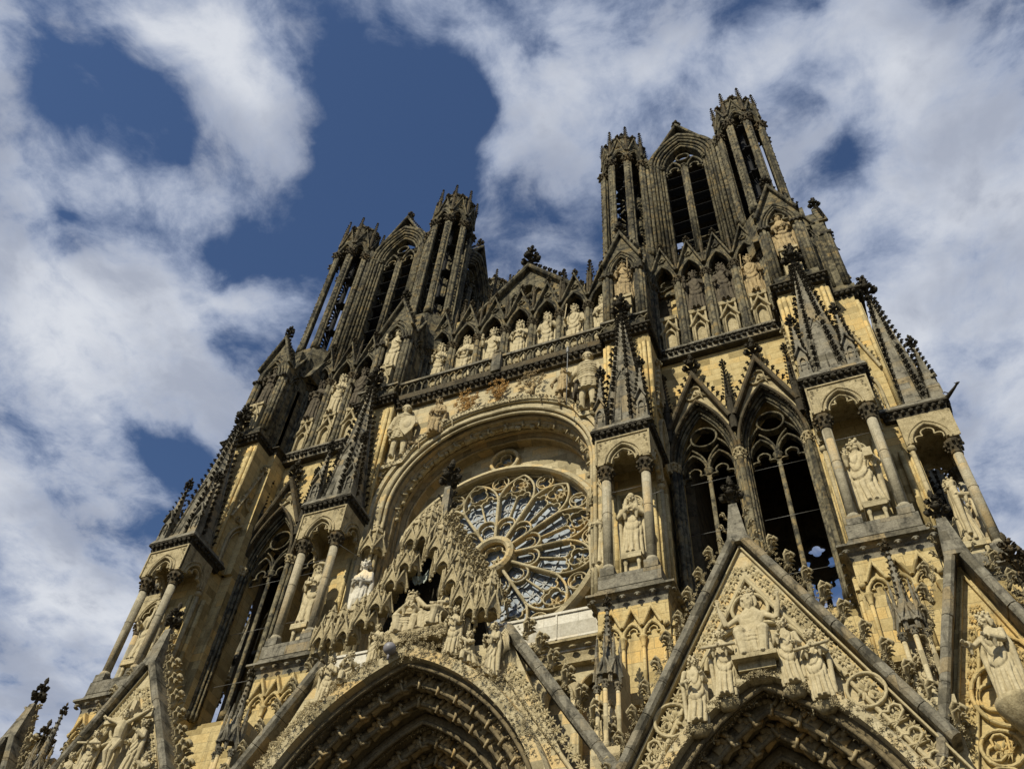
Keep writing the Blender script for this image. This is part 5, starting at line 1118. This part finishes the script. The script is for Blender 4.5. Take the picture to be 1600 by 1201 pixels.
# seated and winged figures on the porch gables
def bSeat(M,seed=51,arms=None,hy=0,ht=0,hair=2,beard=1,bare=False):
    P=[(.38,.25,.2,0,.02),(.6,.21,.16,0,.03),(.8,.19,.13,0,.03),(1.0,.22,.13,0,.03),(1.08,.15,.1,0,.03),(1.16,.07,.07,0,.03)]; robe(M,P,seed,.03 if bare else .1,9,.8)
    P=[(.07,.27,.15,0,-.33),(.25,.26,.15,0,-.34),(.42,.27,.17,0,-.32),(.54,.25,.16,0,-.2)]; robe(M,P,seed+1,.14,11,.6)
    for q in(-1,1): M.tube([(q*.13,.05,.46),(q*.16,-.2,.5),(q*.18,-.42,.5)],[.13,.12,.1],10); M.ball((q*.18,-.44,.48),.1,8,6); M.tube([(q*.18,-.44,.48),(q*.16,-.46,.2),(q*.15,-.46,.04)],[.09,.07,.06],8); M.ball((q*.14,-.52,.04),.06,7,5,(.9,1.8,.7))
    M.tube([(0,.03,1.1),(0,.0,1.24)],[.065,.055],8); head(M,(0,-.01,1.31),hy,ht,hair,beard)
    for a in arms or []: arm(M,*a[:3],**(a[3] if len(a)>3 else {}))
sL,sR=(.2,.02,.99),(-.2,.02,.99)
bn=MB().box(-.45,.45,-.3,.3,0,.42)
S1=figure('enthroned_statue',lambda M:bSeat(M,51,[(sR,(-.4,-.08,.82),(-.48,-.18,1.14),dict(hd=(0,-.1,1),bare=True)),(sL,(.4,-.08,.82),(.48,-.18,1.14),dict(hd=(0,-.1,1),bare=True))],0,.12,2,2,True),(BC+.0,-2.6,19.62),3.1,'seated bare chested judge statue with both hands raised, top of the right porch gable',M_STAT,base=1.45,sub=[('halo',halo_m((0,.1,1.33),.22),M_PALE),('crown',crown_m((0,-.01,1.42)),None)])
S1.scale=(S1.scale[0],S1.scale[1]*.75,S1.scale[2])
c=MB(); c.box(BC-.6,BC+.6,-3.2,-2.4,19.25,19.52); c.box(BC-.72,BC+.72,-3.5,-2.4,19.52,19.68); put('throne_step',c,M_CARVE,S1).matrix_parent_inverse=S1.matrix_world.inverted() if False else Matrix.Identity(4)
kids(S1)[-1].matrix_parent_inverse=(Matrix.Translation(S1.location)@Matrix.Diagonal((*S1.scale,1))).inverted()
def bA1(M): stand(M,61,[(R_,(-.28,-.08,1.12),(-.1,-.26,1.2)),(L_,(.28,-.08,1.12),(.1,-.26,1.18))],.2,.1,1,0,fold=.12,nf=10,dx=.04)
def bA2(M): stand(M,62,[(R_,(-.3,-.05,1.12),(-.14,-.26,1.28)),(L_,(.3,-.02,1.08),(.16,-.24,1.0))],-.3,.1,1,0,fold=.14,nf=9,swag=1.5,dx=-.05)
ag='angels and helpers around the seated judge'
W1=('wing',wing_m(-1,(-.1,.12,1.2)),None); W2=('wing',wing_m(1,(.1,.12,1.2)),None)
E1=figure('angel_statue',bA1,(12.3,-2.95,18.55),2.5,'robed angel statue carrying a bar, directly left of the seated judge',M_STAT,group=ag,sub=[('bar',rod((-.4,-.3,1.22),(.4,-.3,1.2),.04,False),None)])
E2=figure('angel_statue',bA2,(14.45,-2.95,18.6),2.45,'draped statue with deep curved folds, directly right of the seated judge',M_STAT,group=ag)
E3=clone(E1,(15.25,-2.95,17.95),'standing angel statue at the right end of the judge group',rz=-.15,H=2.5,mirror=True,group=ag)
E4=clone(E2,(11.3,-2.95,17.8),'robed statue at the lower left end of the judge group',rz=.3,H=2.4,mirror=True,group=ag)
# centre: crowning of the virgin
figure('crowned_lady_statue',lambda M:bSeat(M,53,[(sR,(-.26,-.12,.78),(-.02,-.32,.92),dict(hd=(.2,-.2,1))),(sL,(.26,-.12,.78),(.06,-.32,.92),dict(hd=(-.1,-.2,1)))],.35,.05,2,0),(-.55,-2.0,23.85),2.55,'seated crowned lady with joined hands under the canopies of the middle gable',M_STAT,base=1.5,rz=.35,sub=[('crown',crown_m((0,-.01,1.41)),None)])
figure('enthroned_statue',lambda M:bSeat(M,54,[(sR,(-.4,-.1,1.0),(-.62,-.2,1.3),dict(hd=(-.8,-.1,.3))),(sL,(.3,-.08,.78),(.1,-.3,.75))],-.5,.05,2,1),(.95,-2.0,23.9),2.55,'seated robed figure reaching out to crown the lady in the middle gable',M_STAT,base=1.5,rz=-.3,sub=[('crown',crown_m((0,-.01,1.41)),None)])
c=MB(); c.box(-1.3,1.75,-2.85,-.5,23.4,23.88)
for k in range(60): c.merge(LEAF,frame((random.uniform(-1.3,1.75),-2.87,random.uniform(23.2,23.8)),(1,0,0),s=.2))
part('cloud_bench',c,M_CARVE,CP)
for o in list(bpy.data.objects):
    if o.name.startswith('crowned_lady') or (o.name.startswith('enthroned') and o.location.x<5): o.scale=(o.scale[0]*1.22,o.scale[1],o.scale[2]*1.05)
cg='angels around the crowning scene'
G1=figure('angel_statue',bA1,(-3.55,-2.5,21.35),2.2,'winged angel statue at the lowest left corner of the middle gable group',M_STAT,group=cg,rz=.2,sub=[('wing',wing_m(-1,(-.1,.12,1.2)),None),('wing',wing_m(1,(.1,.12,1.2)),None)])
clone(G1,(-1.62,-2.45,22.75),'winged angel statue between the kneeling angel and the seated lady',rz=-.2,H=2.0,group=cg,mirror=True)
G3=clone(G1,(1.92,-2.6,22.4),'large winged angel statue with spread robe in front of the reaching figure',rz=0,H=2.3,group=cg)
clone(G1,(3.7,-2.5,21.2),'winged angel statue with slanting drapery at the right end of the middle gable group',rz=-.5,H=2.4,group=cg,mirror=True)
def bKneel(M):
    P=[(0,.26,.34,0,.1),(.2,.22,.28,0,.06),(.42,.18,.17,0,0),(.75,.19,.13,0,-.03),(.85,.13,.1,0,-.03),(.93,.06,.06,0,-.03)]; robe(M,P,71,.13,10,1.)
    M.tube([(0,-.03,.88),(0,-.05,1.0)],[.06,.05],8); head(M,(0,-.06,1.07),0,.1,1,0); arm(M,(-.17,-.02,.78),(-.24,-.16,.62),(-.06,-.3,.78)); arm(M,(.17,-.02,.78),(.24,-.16,.62),(.06,-.3,.78)); M.tube([(-.08,-.05,.3),(-.1,-.3,.28),(-.1,-.32,.04)],[.12,.1,.08],8)
N1=figure('angel_statue',bKneel,(-2.6,-2.55,22.),1.55,'small kneeling angel statue with raised arms on the left slope of the porch arch',M_STAT,base=1.2,group=cg,rz=.3)
clone(N1,(2.72,-2.55,21.9),'small kneeling angel statue between the two large winged angels on the right',rz=-.5,H=1.5,base=1.2,group=cg,mirror=True)
c=MB(); c.prism([(0,-.32)]+[(.1,-.22),(.22,-.3),(.34,-.1),(.42,.15),(.36,.5),(.3,.3),(.16,.12),(0,.08),(-.16,.12),(-.3,.3),(-.36,.5),(-.42,.15),(-.34,-.1),(-.22,-.3),(-.1,-.22)],0,.06); 
for s in(-1,1):
    for k in range(6): c.tube([(s*.08,-.02,0),(s*(.12+.055*k),-.03,-.32+.12*k)],[.03,.02],5)
c.ball((0,-.06,.0),.13,8,6,(1,.7,1.6)); c.ball((0,-.1,.24),.08,8,6); o=put('dove_relief',c,plain('verdigris_lead',(.3,.34,.3),.6),None,(-.4,-1.95,27.3)); tag(o,'grey green dove relief with spread wings in the dark hollow above the crowning pair','stone relief')
c=MB(); c.ball((0,0,0),.26,20,14); c.lathe(0,0,[(.05,-.5),(.05,-.2)],8); o=put('sensor_globe',c,plain('grey_globe',(.2,.19,.2),.5),None,(-.5,-3.1,22.95)); tag(o,'plain grey ball fixed on the tip of the middle porch arch','globe')
# queen on the far right gable
def bQueen(M): stand(M,81,[(R_,(-.32,-.15,1.2),(-.3,-.42,1.12),dict(hd=(-.1,-1,.1))),(L_,(.26,-.12,1.1),(.1,-.4,1.1),dict(hd=(-.2,-1,.1)))],-.5,.05,2,0,fold=.11,nf=11,dx=.0)
figure('queen_statue',bQueen,(20.35,-2.7,17.15),2.9,'crowned woman statue reaching forward on the steep gable at the right edge',M_STAT,rz=-.5,sub=[CRN(),('veil',MB().tube([(0,.1,1.7),(.02,.16,1.4),(.03,.2,1.0)],[.09,.13,.1],10),None)])
c=MB(); c.lathe(20.35,-2.7,[(.2,16.2),(.5,16.8),(.6,17.0),(.6,17.16)],12); o=bpy.data.objects.get('end_gable'); part('corbel',c,M_CARVE,o)
# left porch: crucifixion group
cx=-BC; y=-2.75
c=MB(); c.box(-.12,.12,-.08,.12,-.2,3.5); c.box(-1.25,1.25,-.1,.1,2.55,2.8); CR=put('crucifix',c,M_STAT,None,(cx+.35,y,19.6)); tag(CR,'large stone crucifix in the left porch gable','crucifix')
def bCru(M):
    M.tube([(0,0,1.45),(0,-.02,1.2),(.02,-.02,.95)],[.14,.16,.13],10); P=[(.72,.17,.14,0,0),(.98,.15,.12,0,0)]; robe(M,P,91,.12,8,1.); head(M,(.05,-.06,1.66),.4,.5,2,1)
    M.tube([(0,0,1.45),(.02,-.03,1.6)],[.06,.05],8)
    for q in(-1,1): arm(M,(q*.17,0,1.45),(q*.45,0,1.58),(q*.72,0,1.72),bare=True); M.tube([(q*.09,0,.9),(q*.1,-.14,.55),(q*.04,-.02,.15)],[.09,.07,.04],8); M.ball((q*.04,-.05,.08),.04,6,4,(1,1.2,1.8))
me=MB(); bCru(me); o=put('carved_body',fuse(me,'carved_body'),M_STAT,CR,(0,-.16,.15)); o.scale=(1.55,)*3
rg='mourners around the crucifix'
clone(E1,(cx-1.1,y,19.7),'robed mourner statue left of the crucifix',rz=.3,H=2.2,group=rg)
clone(E2,(cx-1.9,y,18.9),'robed mourner statue at the lower left of the crucifix group',rz=.4,H=2.1,group=rg)
clone(E2,(cx+1.35,y,19.6),'robed mourner statue right of the crucifix, standing in the shaded hollow',rz=-.2,H=2.4,group=rg,mirror=True)
clone(N1,(cx+2.3,y,18.7),'crouching mourner statue at the lower right of the crucifix group',rz=-.3,H=1.7,base=1.2,group=rg)
for o,(x,z) in((1,(cx-1.1,19.7)),(1,(cx+1.35,19.6)),(1,(cx-1.9,18.9)),(1,(cx+2.3,18.7))): pass
# small figures inside the slim canopies
for sx,xx,lb in((1,8.05,'small robed figure behind the three thin columns between middle and right gables'),(1,18.4,'small robed figure behind thin columns beside the steep end gable on the right'),(-1,8.05,'small robed figure behind thin columns between middle and left gables')):
    clone(E2,(sx*xx,-1.75,18.1),lb,rz=0,H=1.85,group='small figures in slim canopies')
for (x,y_,z,n,r) in((12.3,-2.95,18.5,16,.45),(14.45,-2.95,18.55,16,.45),(15.25,-2.95,17.9,16,.45),(11.3,-2.95,17.75,16,.45),(BC,-2.8,19.3,46,.72)):
    c=MB(); c.lathe(x,y_+.15,[(r*.5,z-.3),(r*.85,z-.1),(r*.9,z+.03)],10,sy=.6)
    for k in range(n):
        a=random.uniform(-pi,0); c.merge(LEAF,frame((x+r*.9*cos(a),y_+r*.6*sin(a)+.1,z-random.uniform(0,.3)),(cos(a+pi/2),sin(a+pi/2),0),s=.15))
    part('cloud_corbel',c,M_CARVE,[o for o in kids(CATH) if o.name.startswith('porch')][0])
# gargoyles
def bGarg(M):
    M.tube([(0,.3,0),(0,-.2,.05),(0,-.8,.1),(0,-1.1,.16)],[.2,.17,.12,.1],9); M.ball((0,-1.22,.2),.15,8,6,(.9,1.2,.9)); M.tube([(0,-1.3,.16),(0,-1.5,.1)],[.09,.05],7)
    for s in(-1,1): M.tube([(s*.08,-1.15,.3),(s*.14,-1.05,.45)],[.04,.015],5); M.tube([(s*.15,-.1,.1),(s*.28,.1,.4),(s*.3,.3,.3)],[.05,.06,.02],5)
GG=None
for x,y_,z,rz,lb in((23.5,3.1,36.2,.7,'small dark gargoyle jutting from the spire base at the right edge'),):
    if GG is None: GG=figure('gargoyle',bGarg,(x,y_,z),.7,lb,M_BLACK,cat='gargoyle',base=1.3,rz=rz)
    else: clone(GG,(x,y_,z),lb,rz=rz,H=.7,base=1.3)
# wires
for p in(((9.7,-.1,31.),(10.2,-.1,31.1)),((-7.3,.3,33.2),(-6.3,2.6,33.2))):
    c=MB(); c.tube(p,.018,4); part('cable',c,M_IRON)
for sx,xx in((-1,A),(1,A),(-1,B),(1,B)):
    c=MB(); c.tube([(sx*xx-.75,.5,32.3),(sx*xx+.75,.5,32.3)],.014,4); part('tie_rod',c,M_IRON)
# ------------------------------------------------------------------ ground, sky, light, camera
c=MB(); c.add([(-600,-600,0),(600,-600,0),(600,600,0),(-600,600,0)],[[0,1,2,3]])
gm=stone('paving_stone',(.09,.083,.07),(.06,.055,.048),(.12,.11,.09),.2,(.8,.8),.6,.3,.3)
nt=gm.node_tree
g=put('ground',c,gm); g['kind']='structure'
SUN_AZ,SUN_EL=R(12),R(38)
sd=Vector((-sin(SUN_AZ)*cos(SUN_EL),-cos(SUN_AZ)*cos(SUN_EL),sin(SUN_EL)))
l=bpy.data.lights.new('sun','SUN'); l.energy=5.; l.angle=R(.55); l.color=(1,.93,.745)
lo=bpy.data.objects.new('sun',l); COL.objects.link(lo); lo.rotation_euler=sd.to_track_quat('Z','Y').to_euler(); lo.location=(-20,-60,80)
w=bpy.data.worlds.new('World'); SC.world=w; w.use_nodes=True; nt=w.node_tree; nt.nodes.clear()
sky=nt.nodes.new('ShaderNodeTexSky'); sky.sky_type='NISHITA'; sky.sun_disc=False; sky.sun_elevation=SUN_EL; sky.sun_rotation=atan2(sd.x,sd.y); sky.air_density=1.3; sky.dust_density=.3; sky.ozone_density=3.
tc=nt.nodes.new('ShaderNodeTexCoord'); sp=nd(nt,'ShaderNodeSeparateXYZ',ins={0:tc.outputs['Generated']})
zc=math_(nt,'MAXIMUM',sp.outputs[2],.06)
px=math_(nt,'DIVIDE',sp.outputs[0],zc); py=math_(nt,'DIVIDE',sp.outputs[1],zc)
pl=nd(nt,'ShaderNodeCombineXYZ',ins={0:px,1:py}).outputs[0]
def warp(v,sc,amt,det):
    wn=nd(nt,'ShaderNodeTexNoise',ins={'Vector':v,'Scale':sc,'Detail':det}); c=nd(nt,'ShaderNodeVectorMath',operation='SUBTRACT',ins={0:wn.outputs['Color'],1:(.5,.5,.5)}).outputs[0]
    return nd(nt,'ShaderNodeVectorMath',operation='MULTIPLY_ADD',ins={0:c,1:(amt,amt,0),2:v}).outputs[0]
wv=warp(warp(pl,4.,.11,2.),13.,.018,2.)
n1=nd(nt,'ShaderNodeTexNoise',ins={'Vector':wv,'Scale':3.4,'Detail':10.,'Roughness':.58}).outputs['Fac']
n2=nd(nt,'ShaderNodeTexNoise',ins={'Vector':wv,'Scale':11.,'Detail':10.,'Roughness':.66}).outputs['Fac']
wb=warp(wv,7.,.13,5.)
BL=[(-0.513, 0.202, 0.07, 0.4), (-0.476, 0.28, 0.066, 0.4), (-0.517, 0.134, 0.042, 0.3), (-0.455, 0.179, 0.042, 0.25), (-0.685, 0.291, 0.069, 0.3), (-0.867, 0.353, 0.116, 0.35), (-0.741, 0.408, 0.095, 0.35), (-0.807, 0.209, 0.068, 0.35), (-0.749, 0.121, 0.039, 0.2), (-1.03, 0.491, 0.147, 0.35), (-0.884, 0.542, 0.121, 0.3), (-0.797, 0.636, 0.051, 0.2), (-1.221, 0.811, 0.22, 0.35), (-1.025, 0.714, 0.09, 0.15), (-1.589, 1.14, 0.352, 0.35), (-0.477, 0.34, 0.036, 0.2), (-0.634, 0.223, 0.018, 0.3), (-0.6, 0.501, 0.048, 0.12), (-0.626, 0.152, 0.064, -0.55), (-0.716, 0.183, 0.04, -0.4), (-0.627, 0.237, 0.028, -0.3), (-0.326, 0.265, 0.079, -0.8), (-0.378, 0.368, 0.072, -0.5), (-0.439, 0.418, 0.076, -0.7), (-0.551, 0.435, 0.054, -0.4), (-0.919, 0.81, 0.052, -0.35), (-0.883, 0.703, 0.061, -0.4), (-0.706, 0.555, 0.047, -0.3), (-0.339, 0.357, 0.054, -0.4), (-0.602, 0.417, 0.05, -0.45), (-0.785, 0.304, 0.023, -0.35), (-0.804, 0.349, 0.024, -0.35), (-0.915, 0.664, 0.06, -0.4), (-1.03, 0.806, 0.068, -0.35), (-0.645, 0.576, 0.062, -0.3), (-0.946, 0.85, 0.054, -0.2), (-0.217, 0.262, 0.031, 0.35), (-0.205, 0.326, 0.032, 0.3), (-0.268, 0.4, 0.043, 0.4), (-0.192, 0.411, 0.065, 0.4), (-0.269, 0.461, 0.049, 0.25), (-0.15, 0.47, 0.047, 0.25), (-0.089, 0.355, 0.077, 0.3), (-0.11, 0.289, 0.04, 0.2), (-0.153, 0.316, 0.028, -0.35), (-0.291, 0.325, 0.03, -0.4), (-0.243, 0.48, 0.033, -0.2), (-0.022, 0.344, 0.061, 0.25), (0.131, 0.423, 0.068, 0.25), (0.209, 0.585, 0.168, 0.4), (0.22, 0.836, 0.204, 0.45), (0.211, 1.126, 0.171, 0.4), (0.203, 0.472, 0.062, 0.25), (0.285, 0.489, 0.075, 0.25), (0.066, 0.455, 0.029, -0.25), (0.1, 0.536, 0.034, -0.28), (0.149, 0.494, 0.025, -0.25), (0.044, 0.355, 0.033, -0.2), (0.108, 0.365, 0.029, -0.2), (0.229, 0.411, 0.026, -0.2), (0.282, 0.438, 0.033, -0.1)]
bias=None
for bx,by,r,a in BL:
    d=nd(nt,'ShaderNodeVectorMath',operation='DISTANCE',ins={0:wb,1:(bx,by,0)}).outputs['Value']
    q=math_(nt,'DIVIDE',d,r); e=math_(nt,'MULTIPLY',math_(nt,'EXPONENT',math_(nt,'MULTIPLY',math_(nt,'MULTIPLY',q,q),-1.)),a)
    bias=e if bias is None else math_(nt,'ADD',bias,e)
v=math_(nt,'ADD',math_(nt,'MULTIPLY',n1,1.75),math_(nt,'MULTIPLY',n2,.6)); v=math_(nt,'ADD',math_(nt,'SUBTRACT',v,.56),math_(nt,'MULTIPLY',bias,.72))
den=rampf(nt,v,.46,.8)
thick=rampf(nt,math_(nt,'ADD',v,math_(nt,'MULTIPLY',n2,.3)),.75,1.35)
n5=nd(nt,'ShaderNodeTexNoise',ins={'Vector':wv,'Scale':5.5,'Detail':7.,'Roughness':.6}).outputs['Fac']
cc=mixc(nt,thick,(.30,.36,.50),(.69,.72,.78)); shade=mixc(nt,math_(nt,'MULTIPLY',rampf(nt,n5,.45,.66),.8),cc,(.32,.36,.46))
SKYS=.068
skyc=mixc(nt,1.,sky.outputs[0],(.9,1.0,1.22),'MULTIPLY'); bg1=nd(nt,'ShaderNodeBackground',ins={0:skyc,1:SKYS}); bg2=nd(nt,'ShaderNodeBackground',ins={0:shade,1:1.0})
mx=nd(nt,'ShaderNodeMixShader',ins={0:den,1:bg1.outputs[0],2:bg2.outputs[0]}); ow=nd(nt,'ShaderNodeOutputWorld',ins={0:mx.outputs[0]})
cam=bpy.data.cameras.new('camera'); co=bpy.data.objects.new('camera',cam); COL.objects.link(co); SC.camera=co
cam.sensor_width=36; cam.lens=1439.41/1600*36; cam.clip_end=3000; cam.clip_start=.1
yaw,pitch,roll=-0.45962,0.89082,0.09772
CX,CY=16.685,-29.326
f=Vector((sin(yaw)*cos(pitch),cos(yaw)*cos(pitch),sin(pitch))); r=Vector((cos(yaw),-sin(yaw),0)); u=r.cross(f)
r2=r*cos(roll)+u*sin(roll); u2=-r*sin(roll)+u*cos(roll)
co.matrix_world=Matrix(((r2.x,u2.x,-f.x,CX),(r2.y,u2.y,-f.y,CY),(r2.z,u2.z,-f.z,1.6),(0,0,0,1)))
vs=SC.view_settings; vs.view_transform='Standard'; vs.look='None'; vs.exposure=0; vs.gamma=1; vs.use_curve_mapping=False
SC.render.engine='CYCLES'; SC.cycles.max_bounces=5; SC.cycles.diffuse_bounces=3
